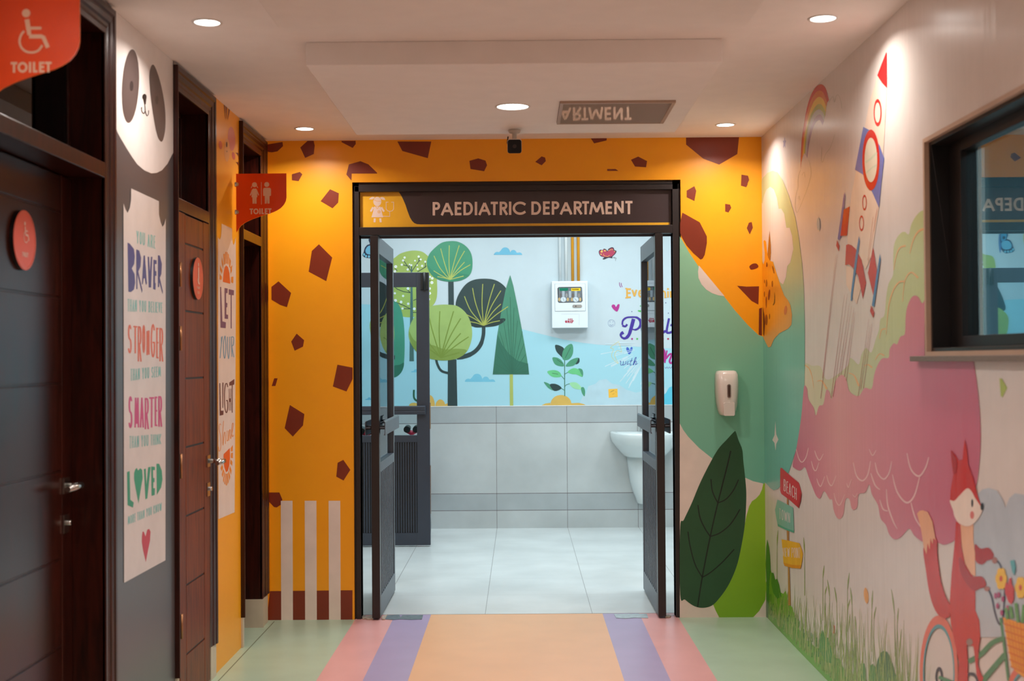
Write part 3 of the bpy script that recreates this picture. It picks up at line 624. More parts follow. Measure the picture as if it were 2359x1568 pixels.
for s_, w_ in (([(310, 700), (330, 770), (355, 797), (385, 760), (402, 690)], 7), ([(450, 710), (465, 755), (487, 782), (515, 735)], 7), ([(425, 790), (440, 845), (460, 860), (482, 800)], 7), ([(465, 920), (478, 960), (497, 977), (525, 905)], 7), ([(540, 895), (555, 950), (580, 973), (610, 900)], 7), ([(595, 1030), (610, 1090), (638, 1120), (677, 1040)], 7), ([(690, 955), (705, 987), (727, 925)], 5), ([(735, 1040), (755, 1060), (772, 1028)], 5), ([(740, 800), (765, 900), (810, 937), (850, 890), (870, 790)], 10), ([(860, 700), (885, 747), (912, 708)], 6), ([(905, 800), (925, 880), (970, 925), (1010, 880), (1030, 790)], 10), ([(872, 880), (905, 970), (942, 1005)], 10), ([(1145, 730), (1175, 850), (1235, 903), (1285, 840), (1310, 760)], 11), ([(1035, 890), (1070, 1020), (1140, 1102), (1200, 1050), (1240, 910)], 12), ([(990, 1000), (1000, 1120), (1040, 1240), (1072, 1300)], 10), ([(940, 1080), (965, 1150), (1002, 1165)], 10), ([(1175, 1100), (1205, 1210), (1252, 1290)], 10)):
    q_ = crom(s_, False, 5); n = len(q_); p.line((242, 200, 200), q_, [w_*(.4+.7*math.sin(math.pi*(i+.5)/n)) for i in range(n)])
p.build('pink_cloud_pattern', wall_right, 'big pink scalloped cloud with a pale green cloud behind')
# rocket
p = Print(RW, (0, 0, 1), .27).at_layer(3)
p.poly((240, 216, 196), [(2044, 203), (2037, 330), (2027, 470), (2008, 590), (1995, 620), (1976, 590), (1953, 560), (1955, 500), (1962, 450), (1985, 330), (2005, 230), (2022, 175)])
p.poly((238, 212, 192), [(1950, 612), (1965, 618), (1985, 660), (1974, 700), (1950, 655)])
p.up().frame(1540, 200, 2.613).poly((104, 122, 190), [(1175, 240), (1215, 262), (1275, 355), (1301, 430), (1286, 560), (1270, 728), (1232, 640), (1200, 570), (1170, 525), (1125, 498)])
RED = (206, 36, 34); BLU = (84, 132, 182); RD2 = (196, 50, 60)
p.up().ring(RED, 1222, 440, 52, 183, 38, 134).ell((226, 218, 196), 1222, 440, 38, 134)
p.ring(RED, 1262, 155, 24, 82, 17, 60).ell((226, 220, 202), 1262, 155, 17, 60)
p.ring(RED, 1183, 696, 13, 47, 9, 36).ring(RED, 1165, 820, 14, 47, 10, 36)
p.frame(1900, 100, 4.9).poly((222, 30, 34), [(703, 92), (706, 300), (708, 503), (655, 450), (598, 360)])
p.frame(1540, 200, 2.613).up().line((206, 214, 188), [(1190, 455), (1225, 430), (1258, 395)], 12).line((206, 214, 188), [(1192, 520), (1230, 485), (1258, 470)], 9); p.h -= 1
p.poly((96, 104, 176), [(1061, 632), (1067, 660), (1042, 900), (1032, 925), (1021, 915), (1045, 740)]).poly(RED, [(1058, 738), (1095, 718), (1078, 895), (1038, 897)])
p.poly(RD2, [(1018, 922), (1032, 958), (1028, 990), (1012, 955)]).poly(RD2, [(1072, 952), (1085, 946), (1105, 953), (1130, 975), (1165, 1040), (1192, 1178), (1172, 1274), (1160, 1210), (1145, 1140), (1120, 1095), (1090, 1068), (1066, 1072)], False)
p.poly(RD2, [(1235, 965), (1258, 1110), (1237, 1260), (1203, 1120)]).poly(RD2, [(1222, 1315), (1242, 1358), (1236, 1390), (1216, 1350)])
p.up().poly(BLU, [(1150, 898), (1156, 930), (1108, 1285), (1100, 1288), (1102, 1240), (1130, 1010)]).poly(BLU, [(1277, 1003), (1281, 1040), (1242, 1325), (1228, 1315), (1255, 1130)])
p.frame(1880, 400, 3.015)
for a, b in (((150, 560), (35, 1560)), ((140, 570), (48, 1420)), ((200, 840), (108, 1555)), ((222, 830), (122, 1550)), ((235, 900), (160, 1410)), ((250, 920), (175, 1395)), ((268, 930), (200, 1410)), ((275, 960), (213, 1435)), ((370, 1010), (295, 1550)), ((380, 1050), (313, 1500)), ((392, 1040), (332, 1490))):
    p.line((180, 84, 88), [a, ((a[0]+b[0])/2, (a[1]+b[1])/2), b], [.8, 1.8, 2.4])
for a, b in (((430, 240), (405, 400)), ((425, 250), (365, 620)), ((400, 300), (362, 600))): p.line((216, 150, 126), [a, b], 1.4)
p.ell((160, 192, 206), 20, 350, 11, 46, -3)
p.build('rocket_pattern', wall_right, 'flying rocket in red and blue leaving red lines')
# signpost, grass
random.seed(4)
p = Print(RW, (1760, 1200, 4.26), .27).at_layer(1)
m_gr = gradient('grass_print', 1, [(5.0, (112, 166, 76)), (6.2, (122, 182, 70)), (7.19, (104, 162, 34))], .27)
top = [(68, 480), (76, 510), (95, 508), (112, 575), (130, 565), (150, 620), (166, 700), (190, 712), (215, 680), (240, 790), (280, 850), (300, 920), (330, 1000), (360, 1090), (390, 1170), (450, 1175), (490, 1225), (540, 1250), (548, 1140), (575, 1065), (602, 1145), (630, 1142), (660, 1240), (700, 1340), (740, 1350), (780, 1440), (800, 1520), (860, 1600), (1000, 1690), (1100, 1760)]
p.poly(m_gr, [(10, 900), (20, 600)]+top+[(1100, 2200), (800, 1750), (600, 1540), (300, 1230), (40, 955)])
def blade(x, y, h, lean, c, w_): p.line(c, [(x, y), (x+lean*.35, y-h*.55), (x+lean, y-h)], [w_, w_*.8, w_*.2])
p.up()
gc = [(150, 172, 92), (170, 186, 110), (128, 160, 74), (182, 190, 120)]
for i in range(420):
    x = 60+random.random()**.85*1500; yf = 915+x*1.0; t = random.random()
    h = (300+.62*x)*(.35+.75*t**1.6); yb = yf-random.uniform(20, 80)
    blade(x, yb, h, random.uniform(-60, 60)*(.6+x/1500), gc[i % 4], random.uniform(3.5, 7.5))
for x, y, h, l in ((580, 555, 120, -12), (645, 735, 160, 22), (822, 665, 160, -18), (715, 800, 150, 22), (865, 820, 170, 16), (1060, 860, 180, -8), (1282, 910, 240, 30), (400, 310, 150, 10), (130, 240, 150, -8), (818, 875, 110, -30), (600, 720, 80, -20), (1310, 1000, 150, -10), (1080, 960, 120, -22), (1330, 1300, 240, -22), (830, 1060, 150, -18), (905, 1080, 150, 8)):
    p.line(gc[0], [(x, y), (x-l*.4, y-h*.5), (x-l, y-h)], [5, 11, 3]); p.line(gc[0], [(x+l*.2, min(1500, y+420)), (x+l*.1, y+180), (x, y)], [6, 5, 3])
for i in range(110):
    x = random.uniform(30, 760); y = 915+x+random.uniform(-230, -30)
    p.line((58, 134, 52) if i % 3 else (92, 152, 54), [(x, y), (x+2, y-random.uniform(40, 100))], random.uniform(3, 6))
p.poly((30, 118, 44), [(16, 948), (18, 800), (28, 650), (18, 420), (24, 250), (33, 178), (52, 250), (62, 340), (68, 480), (52, 600), (48, 800), (42, 950)])
p.poly((52, 128, 40), [(75, 505), (95, 508), (112, 575), (130, 565), (150, 620), (172, 740), (130, 760), (90, 700), (72, 600)])
p.poly((60, 112, 62), [(1105, 1568), (1105, 1420), (1125, 1340), (1150, 1290), (1180, 1273), (1215, 1290), (1245, 1350), (1275, 1440), (1310, 1568), (1340, 1700), (1100, 1700)], True)
p.poly((72, 136, 60), [(930, 1600), (938, 1450), (950, 1400), (968, 1386), (988, 1400), (998, 1450), (1005, 1600)]).poly((84, 140, 66), [(1030, 1620), (1045, 1420), (1068, 1398), (1095, 1430), (1110, 1620)])
p.poly((66, 140, 60), [(545, 1250), (552, 1140), (575, 1062), (600, 1142), (628, 1142), (660, 1250), (690, 1400), (600, 1380)])
p.ell((236, 168, 88), 1005, 730, 22, 78, -6).poly((206, 52, 60), [(683, 1015), (697, 1030), (694, 1108), (677, 1100)])
p.frame(0, 0, 1).poly((178, 196, 84), [(2303, 871), (2309, 872), (2321, 893), (2310, 915), (2306, 912)])
p.build('meadow_pattern', wall_right, 'green meadow with tall seed grasses')
p = Print(RW, (1760, 1040, 3.92), .27).at_layer(5)
p.poly((184, 126, 76), [(210, 420), (224, 425), (232, 1000), (245, 1388), (222, 1388), (218, 1000), (208, 700)])
p.up().poly((206, 44, 62), [(150, 160), (154, 147), (165, 146), (240, 215), (318, 280), (330, 320), (344, 378), (338, 440), (318, 510), (240, 440), (160, 380), (150, 350)])
p.poly((132, 190, 172), [(125, 432), (200, 468), (268, 505), (276, 732), (200, 705), (130, 672), (115, 600), (104, 525)])
p.poly((240, 182, 52), [(163, 790), (240, 806), (325, 826), (342, 870), (356, 922), (348, 990), (335, 1055), (260, 1050), (190, 1030), (180, 1000)])
p.up().poly((88, 172, 148), [(127, 650), (200, 688), (276, 715), (276, 732), (200, 705), (130, 672)]).poly((232, 150, 40), [(179, 1000), (260, 1022), (343, 1025), (335, 1055), (260, 1050), (190, 1030)])
p.poly((176, 34, 52), [(344, 378), (338, 440), (318, 510), (304, 496), (322, 430), (330, 375)])
W_ = (240, 226, 222)
p.word(W_, spread('BEACH', 184, 300, .35), (184, 245, 350), (300, 330, 438), 4.5)
p.word(W_, spread('TOWN', 142, 240, .35), (142, 510, 605), (240, 555, 645), 3.6)
p.word(W_, spread('VIEW POINT', 172, 333, .3), (172, 868, 945), (333, 866, 962), 3.2)
p.build('signpost_pattern', wall_right, 'signpost with red, teal and yellow boards')
# fox on a bicycle
p = Print(RW, (2100, 980, 2.668), .27).at_layer(5)
p.poly((190, 200, 210), [(380, 1300), (375, 800), (385, 600), (400, 430), (440, 392), (480, 383), (530, 400), (562, 450), (582, 505), (605, 445), (640, 415), (700, 425), (745, 470), (765, 540), (800, 620), (800, 760), (770, 900), (790, 1050), (760, 1180), (700, 1260), (600, 1300)])
p.up()
CO = (232, 116, 92); TE = (88, 160, 170)
p.ring(CO, 172, 1520, 118, 355, 98, 300).ring(TE, 172, 1520, 98, 300, 90, 276)
p.ring(CO, 700, 1800, 135, 345, 112, 295).ring(TE, 700, 1800, 112, 295, 104, 272)
p.ring((40, 44, 60), 172, 1545, 22, 62, 12, 40)
GRN = (76, 142, 96)
for s_, w_ in (([(355, 1450), (430, 1405), (500, 1335), (565, 1308)], 30), ([(400, 1620), (490, 1510), (580, 1405)], 34), ([(553, 1180), (580, 1400), (600, 1568)], 16), ([(172, 1545), (300, 1590), (420, 1600)], 20)): p.line(GRN, s_, w_, True)
p.line((52, 60, 84), [(480, 1010), (500, 1060), (518, 1150), (540, 1212), (560, 1215), (572, 1130), (580, 980)], 12, True).line((52, 60, 84), [(525, 825), (550, 855), (566, 905)], 10, True)
p.ring((44, 50, 60), 370, 1590, 48, 75, 36, 55)
FX = (206, 44, 30); PE = (240, 176, 132); FD = (180, 30, 26)
p.up().poly(FX, [(80, 740), (155, 690), (165, 800), (185, 950), (215, 1050), (240, 1100), (242, 1165), (225, 1180), (205, 1183), (160, 1150), (120, 1050), (95, 900)], True)
p.up().poly(PE, [(40, 540), (55, 523), (75, 520), (105, 530), (135, 590), (150, 680), (155, 705), (140, 692), (135, 730), (123, 690), (118, 762), (105, 722), (98, 790), (80, 745), (65, 640)]); p.h -= 1
p.poly(FD, [(395, 730), (430, 755), (480, 750), (510, 790), (500, 820), (470, 830), (440, 853), (400, 830)], True).ell((170, 110, 100), 517, 828, 17, 20)
p.poly(FX, [(278, 590), (308, 600), (312, 740), (335, 850), (370, 910), (398, 935), (398, 1135), (422, 1195), (429, 1290), (418, 1380), (415, 1470), (430, 1520), (448, 1550), (430, 1600), (405, 1530), (392, 1400), (385, 1355), (345, 1350), (352, 1450), (350, 1640), (288, 1640), (296, 1450), (270, 1330), (246, 1210), (240, 1080), (252, 900), (270, 720)])
p.poly((244, 186, 146), [(306, 595), (386, 605), (386, 700), (396, 780), (399, 930), (370, 908), (335, 845), (315, 740)])
p.up().poly(FD, [(300, 810), (330, 840), (350, 890), (380, 925), (440, 928), (465, 970), (455, 992), (430, 1000), (385, 1012), (330, 950), (303, 880)], True).ell((176, 116, 106), 470, 1002, 18, 15).ell((150, 120, 110), 363, 1330, 20, 22)
p.poly(FX, [(248, 150), (272, 178), (295, 214), (320, 209), (326, 140), (333, 83), (347, 150), (355, 240), (385, 320), (405, 400), (430, 480), (446, 500), (400, 560), (300, 560), (242, 470), (246, 400), (262, 300), (252, 220)])
p.up().poly((244, 226, 212), [(242, 460), (270, 462), (300, 432), (345, 388), (372, 398), (402, 450), (440, 512), (425, 560), (385, 605), (345, 618), (300, 600), (272, 560), (262, 520)], True)
p.up().poly(FD, [(250, 156), (270, 180), (290, 230), (282, 290), (266, 300), (256, 220)]).ell((24, 24, 30), 381, 476, 6, 25).ell((24, 24, 30), 441, 497, 9, 23).ell((226, 124, 116), 380, 549, 12, 24)
# basket and flowers
p.poly((240, 160, 44), [(570, 1176), (720, 1225), (720, 1560), (660, 1520), (622, 1480)])
for k in range(6): p.up(); p.h -= 1
p.up()
for k in range(7): p.line((214, 100, 30), [(574+k*7, 1215+k*44), (720, 1262+k*44)], 6)
for k in range(7): p.line((224, 122, 34), [(590+k*22, 1186+k*6), (640+k*16, 1490+k*8)], 4)
for s_ in ([(630, 1185), (615, 1110)], [(665, 1210), (650, 1090)], [(600, 1190), (590, 1120)], [(690, 1210), (700, 1100)]): p.line((92, 156, 84), s_, 20)
for cx, cy_ in ((560, 940), (680, 995)):
    for k in range(6): a = k*math.pi/3; p.ell((246, 196, 50), cx+18*math.cos(a), cy_+36*math.sin(a), 17, 34)
    p.up().ell((214, 80, 60), cx, cy_, 9, 18); p.h -= 1
p.poly((208, 52, 56), [(580, 975), (590, 955), (600, 975), (610, 940), (622, 930), (625, 970), (640, 1000), (638, 1070), (622, 1098), (605, 1085), (585, 1030)]).poly((96, 176, 184), [(615, 830), (640, 825), (650, 870), (642, 920), (628, 900)])
for cx, cy_ in ((525, 1045), (545, 1040), (537, 1108), (570, 1065), (600, 1120), (563, 1150)): p.ell((176, 70, 120), cx, cy_, 9, 18)
p.build('fox_pattern', wall_right, 'red fox riding a bicycle with a flower basket')
# ------------------------------------------------------------------ printed left wall (panda, bear)
LW = Face(0, XL, 1, (4.437, 6.39, .0005, ZC-.0005)); LP = Face(0, XL, 1, (4.452, 5.257, .0005, ZC-.0005)); LO = Face(0, XL, 1, (5.92, 6.495, .0005, ZC-.0005))
INK = (88, 74, 72)
p = Print(LP, (0, 0, 2.8), .3)
p.poly((236, 228, 224), [(700, -150), (730, 780), (760, 860), (800, 930), (850, 1010), (885, 1060), (930, 1098), (975, 1118), (1010, 1115), (1045, 1097), (1080, 1055), (1130, 990), (1150, 300), (1000, 200)])
p.up().ell(INK, 840, 555, 55, 238, 3).poly(INK, [(980, 418), (1005, 445), (1040, 560), (1063, 700), (1065, 820), (1052, 895), (1036, 912), (1012, 870), (988, 750), (968, 600), (962, 480)], True)
p.up().ell((52, 44, 44), 847, 555, 12, 33).ell((56, 48, 46), 1010, 645, 10, 28)
p.ell((34, 30, 32), 930, 625, 14, 20).poly((34, 30, 32), [(918, 625), (943, 630), (938, 672), (930, 676)])
for s_ in ([(932, 676), (934, 715), (925, 732), (912, 715), (911, 690)], [(934, 715), (945, 745), (955, 735), (956, 712)]): p.line((40, 36, 38), s_, 5, True)
p.up().poly((226, 216, 212), [(843, 1215), (1022, 1297), (1022, 1380), (1032, 1430), (1045, 1462), (1056, 1445), (1066, 1408), (1066, 1500), (1064, 3612), (797, 3758), (793, 1311), (806, 1350), (820, 1372), (834, 1340), (842, 1290)])
p.build('panda_pattern', wall_left, 'panda face with dark eye patches above a white sheet')
p = Print(LP, (270, 430, 3.485), .35).at_layer(5)
V = (66, 60, 128); TQ = (128, 196, 190); CRL = (222, 104, 68); MAG = (206, 66, 128); GR = (44, 158, 118); RD = (200, 40, 66)
p.word(TQ, spread('YOU ARE', 150, 302, .3), (150, 352, 452), (302, 395, 498), 6.5)
p.poly(V, [(78, 448), (95, 455), (130, 500), (137, 560), (132, 620), (112, 655), (135, 700), (140, 770), (130, 825), (105, 845), (85, 842)])
p.poly(V, [(148, 502), (172, 512), (187, 570), (183, 640), (165, 680), (198, 830), (193, 852), (158, 705), (158, 822), (148, 820)])
p.poly(V, [(207, 552), (218, 552), (234, 775), (226, 790), (216, 735), (208, 735), (200, 785), (193, 780)])
p.poly(V, [(240, 562), (252, 562), (258, 680), (266, 562), (278, 562), (268, 808), (248, 808)])
p.poly(V, [(286, 585), (312, 590), (312, 620), (298, 620), (300, 675), (310, 678), (310, 715), (300, 715), (300, 770), (305, 775), (303, 828), (284, 820)])
p.poly(V, [(322, 550), (338, 552), (355, 620), (350, 700), (338, 730), (362, 840), (360, 862), (333, 765), (332, 805), (322, 805)])
p.word(TQ, spread('THAN YOU BELIEVE', 78, 358, .3), (78, 900, 1000), (358, 930, 1012), 5.8)
for ch, x0, x1, t, b in (('S', 80, 112, 1105, 1335), ('T', 125, 156, 1115, 1335), ('R', 160, 192, 1118, 1400), ('O', 196, 222, 1110, 1330), ('N', 230, 256, 1150, 1350), ('G', 264, 300, 1100, 1368), ('E', 308, 328, 1130, 1375), ('R', 334, 366, 1132, 1400)):
    p.word(CRL, [(ch, x0, x1)], (x0, t, b), (x1, t+4, b+4), 12)
p.word(TQ, spread('THAN YOU SEEM', 102, 346, .3), (102, 1462, 1558), (346, 1440, 1522), 5.8)
p.frame(270, 860, 3.2)
for ch, x0, x1, t, b in (('S', 78, 108, 168, 402), ('M', 122, 158, 172, 398), ('A', 162, 194, 172, 398), ('R', 198, 230, 180, 410), ('T', 232, 268, 174, 398), ('E', 272, 292, 170, 388), ('R', 298, 328, 166, 392)):
    p.word(MAG, [(ch, x0, x1)], (x0, t, b), (x1, t, b), 12)
p.word(TQ, spread('THAN YOU THINK', 86, 320, .3), (86, 462, 552), (320, 445, 520), 5.0)
p.poly(GR, [(68, 726), (88, 718), (92, 930), (118, 950), (112, 988), (72, 970)])
p.poly(GR, [(120, 735), (128, 708), (140, 695), (150, 715), (165, 698), (180, 710), (184, 770), (170, 850), (153, 958), (132, 850), (120, 780)])
p.poly(GR, [(192, 705), (206, 700), (211, 820), (224, 690), (242, 688), (218, 920), (204, 928)])
p.poly(GR, [(246, 685), (274, 688), (274, 712), (260, 712), (261, 770), (271, 770), (271, 800), (262, 802), (262, 845), (274, 845), (272, 895), (249, 902)])
p.poly(GR, [(285, 665), (305, 665), (325, 715), (330, 780), (320, 840), (288, 895)])
p.word(TQ, spread('MORE THAN YOU KNOW', 74, 324, .3), (74, 1052, 1115), (324, 950, 1010), 4.3)
p.poly(RD, [(178, 1200), (183, 1165), (192, 1165), (205, 1200), (218, 1150), (232, 1145), (242, 1165), (238, 1230), (222, 1310), (207, 1390), (186, 1300), (177, 1240)])
p.build('quote_pattern', wall_left, 'printed words you are braver, stronger, smarter, loved')
# bear figure with the second sheet
p = Print(LO, (490, 215, 7.643), .3)
p.ell((226, 130, 120), 330, 800, 65, 212, -3).ell((244, 180, 110), 250, 1000, 50, 205).ell((222, 104, 92), 365, 1100, 28, 70, -10).ell((222, 110, 86), 135, 910, 32, 75, -6)
p.up().ell((70, 44, 36), 243, 900, 12, 48).line((90, 50, 34), [(238, 1005), (246, 1035), (256, 1010)], 6)
for a, b in (((205, 150), (222, 460)), ((238, 170), (246, 450)), ((288, 200), (262, 470))): p.line((134, 54, 20), [a, b], [26, 3])
p.poly((134, 54, 20), [(400, 1042), (450, 1050), (450, 1110), (425, 1070)]).poly((134, 54, 20), [(400, 1205), (450, 1215), (450, 1280), (430, 1240)])
p.frame(490, 500, 4.357).poly((232, 216, 206), [(87, 65), (193, 115), (193, 200), (200, 262), (208, 280), (220, 250), (230, 200), (232, 600), (218, 2960), (55, 3030), (50, 200), (62, 218), (72, 224), (82, 190), (86, 130)])
SO = (240, 140, 50); SD = (232, 90, 36); PR = (84, 62, 116); LB = (92, 160, 190)
p.up().poly(SD, [(98, 648), (106, 560), (118, 500), (133, 485), (150, 500), (165, 560), (174, 668)])
for q_ in ([(68, 570), (90, 600), (86, 630), (66, 625)], [(72, 480), (95, 540), (90, 570), (70, 528)], [(90, 400), (106, 470), (100, 515), (86, 450)], [(104, 370), (118, 365), (122, 470), (112, 480)], [(122, 350), (132, 348), (134, 465), (126, 466)], [(137, 348), (146, 352), (144, 468), (138, 465)], [(150, 362), (160, 375), (156, 480), (148, 470)], [(164, 400), (180, 440), (172, 512), (162, 498)], [(176, 500), (194, 480), (190, 540), (176, 572)], [(182, 600), (205, 595), (204, 662), (182, 655)]): p.poly(SO, q_)
p.poly(PR, [(72, 700), (82, 700), (94, 1045), (130, 1055), (128, 1114), (76, 1108)]).poly(PR, [(116, 710), (148, 716), (146, 762), (132, 762), (132, 858), (145, 862), (143, 905), (134, 905), (134, 975), (152, 980), (151, 1022), (117, 1018)])
p.poly(PR, [(158, 722), (211, 734), (209, 784), (188, 782), (188, 1118), (178, 1116), (178, 780), (158, 778)])
for s_ in ([(95, 1195), (82, 1300), (72, 1415)], [(84, 1200), (84, 1290)], [(120, 1190), (106, 1260), (108, 1380), (120, 1410), (130, 1300), (122, 1190)], [(146, 1200), (148, 1350), (158, 1418), (168, 1300), (168, 1200)], [(186, 1200), (190, 1400)], [(186, 1200), (208, 1210), (204, 1280), (190, 1300), (210, 1405)]): p.line(LB, s_, 8, True)
p.frame(490, 850, 4.243)
P2 = (78, 40, 62)
p.poly(P2, [(62, 135), (72, 138), (78, 405), (104, 405), (102, 446), (66, 454)]).poly(P2, [(92, 130), (102, 132), (100, 378), (92, 378)])
p.line(P2, [(145, 175), (135, 140), (120, 160), (113, 260), (118, 380), (132, 425), (144, 380), (142, 310), (130, 310)], 9, True)
p.poly(P2, [(156, 190), (162, 190), (163, 285), (172, 285), (172, 190), (178, 190), (177, 405), (171, 405), (171, 320), (162, 320), (162, 405), (156, 405)]).poly(P2, [(160, 130), (210, 95), (208, 150), (192, 155), (192, 425), (184, 425), (184, 158), (160, 162)])
for s_ in ([(78, 545), (66, 535), (60, 580), (78, 680), (74, 780), (60, 800), (55, 760)], [(104, 505), (96, 600), (98, 745), (108, 640), (118, 620), (122, 730)], [(138, 600), (138, 700), (144, 690)], [(152, 600), (154, 700), (162, 600), (170, 600), (172, 680), (182, 640), (196, 570), (198, 530), (188, 540), (184, 620), (192, 660), (202, 640)]): p.line(SO, s_, 5, True)
p.poly(SD, [(104, 830), (165, 770), (167, 860), (160, 940), (145, 995), (128, 1007), (112, 960), (102, 890)])
for q_ in ([(174, 770), (194, 740), (193, 800), (176, 805)], [(176, 820), (194, 815), (194, 870), (175, 865)], [(172, 880), (190, 905), (188, 945), (168, 920)], [(166, 940), (182, 990), (176, 1030), (160, 975)], [(156, 990), (168, 1050), (160, 1090), (148, 1015)], [(144, 1015), (154, 1100), (144, 1125), (137, 1022)], [(130, 1022), (136, 1022), (138, 1135), (128, 1135)], [(122, 1018), (127, 1022), (122, 1130), (112, 1120)], [(112, 1000), (118, 1015), (106, 1110), (98, 1090)], [(100, 970), (110, 995), (94, 1060), (86, 1030)], [(90, 930), (100, 960), (84, 1000), (74, 965)], [(68, 890), (92, 895), (80, 925), (70, 920)]): p.poly(SO, q_)
p.build('bear_pattern', wall_left, 'orange bear holding a white sheet with the words let your light shine')
# ------------------------------------------------------------------ printed far wall (trees, sky, lettering)
FAR = Face(1, YB-.001, -1, (-1.74, 2.74, 1.037, 2.89))
SKY = (140, 206, 220)
p = Print(FAR, (0, 0, 1), .42)
m_sky = gradient('lake_print', 2, [(1.03, (168, 216, 228)), (1.9, (160, 210, 222))])
p.poly(m_sky, [(700, 702), (780, 699), (850, 701), (900, 708), (960, 718), (1060, 730), (1195, 756), (1250, 770), (1300, 782), (1340, 789), (1380, 794), (1420, 796), (1500, 800), (1700, 810), (1900, 815), (1900, 960), (700, 960)])
p.frame(1180, 530, 3.648).up().poly((186, 214, 224), [(560, 1470), (590, 1400), (620, 1370), (640, 1310), (700, 1290), (730, 1260), (790, 1250), (840, 1290), (900, 1300), (960, 1340), (1040, 1365), (1100, 1350), (1180, 1345), (1300, 1320), (1300, 1470)], False)
p.up().poly((92, 196, 222), [(1255, 1470), (1262, 1390), (1290, 1370), (1320, 1320), (1380, 1300), (1500, 1470)])
p.at_layer(2).frame(800, 530, 3.6455)
CL = (112, 186, 214)
def cloud(x, y, k, c=CL):
    p.poly(c, [(x, y)]+arc(x+30*k, y, 28*k, 25*k, 180, 300, 6)+arc(x+97*k, y-25*k, 38*k, 38*k, 200, 345, 10)+arc(x+165*k, y-15*k, 26*k, 26*k, 190, 350, 8)+arc(x+215*k, y, 24*k, 20*k, 240, 360, 6)+[(x+236*k, y)])
cloud(1230, 207, 1); cloud(985, 1273, 1.08, (118, 192, 216)); cloud(535, 1193, .42, (118, 192, 216)); cloud(150, 1425, .35, (104, 180, 214))
def crown(c, pts, shade, sp, veins, vc, w_=7):
    p.poly(c, pts, True); p.up().poly(shade, sp, True); p.up()
    for v in veins: p.line(vc, v, w_, True)
    p.h -= 2
TRK = (44, 66, 68)
# pale olive crown and blossom tree at the left
p.poly((160, 182, 92), [(300, 280), (385, 240), (450, 195), (540, 172), (620, 178), (670, 210), (715, 260), (745, 330), (752, 400), (755, 530), (740, 600), (700, 650), (640, 700), (560, 728), (480, 728), (400, 700), (320, 640), (290, 500)], True)
p.up().poly((72, 110, 106), [(532, 450), (548, 450), (560, 1100), (522, 1100)]).poly((60, 100, 96), [(534, 300), (544, 300), (548, 460), (532, 460)])
tw = (46, 70, 66)
for s_ in ([(540, 350), (520, 320), (480, 265), (468, 245)], [(540, 350), (570, 305), (600, 262), (605, 230)], [(520, 320), (520, 290)], [(505, 300), (470, 292)], [(590, 350), (640, 320), (665, 300)], [(600, 262), (618, 250)], [(655, 265), (657, 310), (590, 350)], [(530, 525), (470, 515), (420, 495), (390, 470)], [(530, 525), (500, 495)], [(530, 660), (470, 630), (420, 610), (395, 598)], [(550, 660), (500, 660), (465, 660)], [(555, 590), (600, 570), (640, 540), (690, 530)], [(548, 690), (600, 690), (640, 660)], [(640, 460), (700, 420)], [(430, 640), (400, 600)], [(420, 340), (400, 320)]): p.line(tw, s_, 6)
for x, y, r in ((482, 230, 9), (469, 254, 9), (600, 222, 9), (617, 246, 8), (569, 256, 7), (655, 265, 8), (458, 290, 9), (523, 288, 7), (538, 294, 8), (587, 294, 6), (629, 300, 9), (508, 330, 9), (592, 326, 8), (407, 306, 12), (400, 345, 10), (694, 392, 9), (714, 404, 10), (711, 440, 12), (692, 490, 10), (693, 530, 11), (463, 472, 7), (510, 490, 11), (400, 530, 9), (469, 552, 9), (405, 590, 12), (452, 603, 11), (512, 618, 10), (593, 600, 12), (464, 657, 9), (563, 660, 11), (690, 580, 7), (600, 530, 7)):
    p.up()
    for k in range(5): a = math.radians(90+72*k); p.ell((240, 244, 244), x+r*.62*math.cos(a), y+r*.62*math.sin(a), r*.5, r*.5, 0, 8)
    p.up().ell((50, 56, 70), x, y, r*.22, r*.22, 0, 6); p.h -= 2
p.up()
p.poly((36, 64, 70), [(230, 620), (300, 480), (330, 520), (400, 600), (430, 660), (430, 700), (230, 720)], True)
p.poly((64, 148, 122), [(385, 598), (420, 610), (450, 660), (468, 730), (480, 850), (482, 1000), (476, 1120), (465, 1170), (440, 1210), (395, 1236), (340, 1220), (310, 1130), (300, 900), (310, 700), (340, 620)], True)
p.up().poly((38, 112, 92), [(395, 1140), (440, 1130), (476, 1112), (468, 1165), (440, 1210), (395, 1236), (350, 1220)], True)
p.poly((150, 178, 96), [(190, 780), (240, 710), (300, 680), (350, 690), (385, 760), (395, 900), (370, 1020), (330, 1052), (270, 1010), (210, 920)], True).line((44, 66, 68), [(230, 1060), (290, 1066), (400, 1068)], 34)
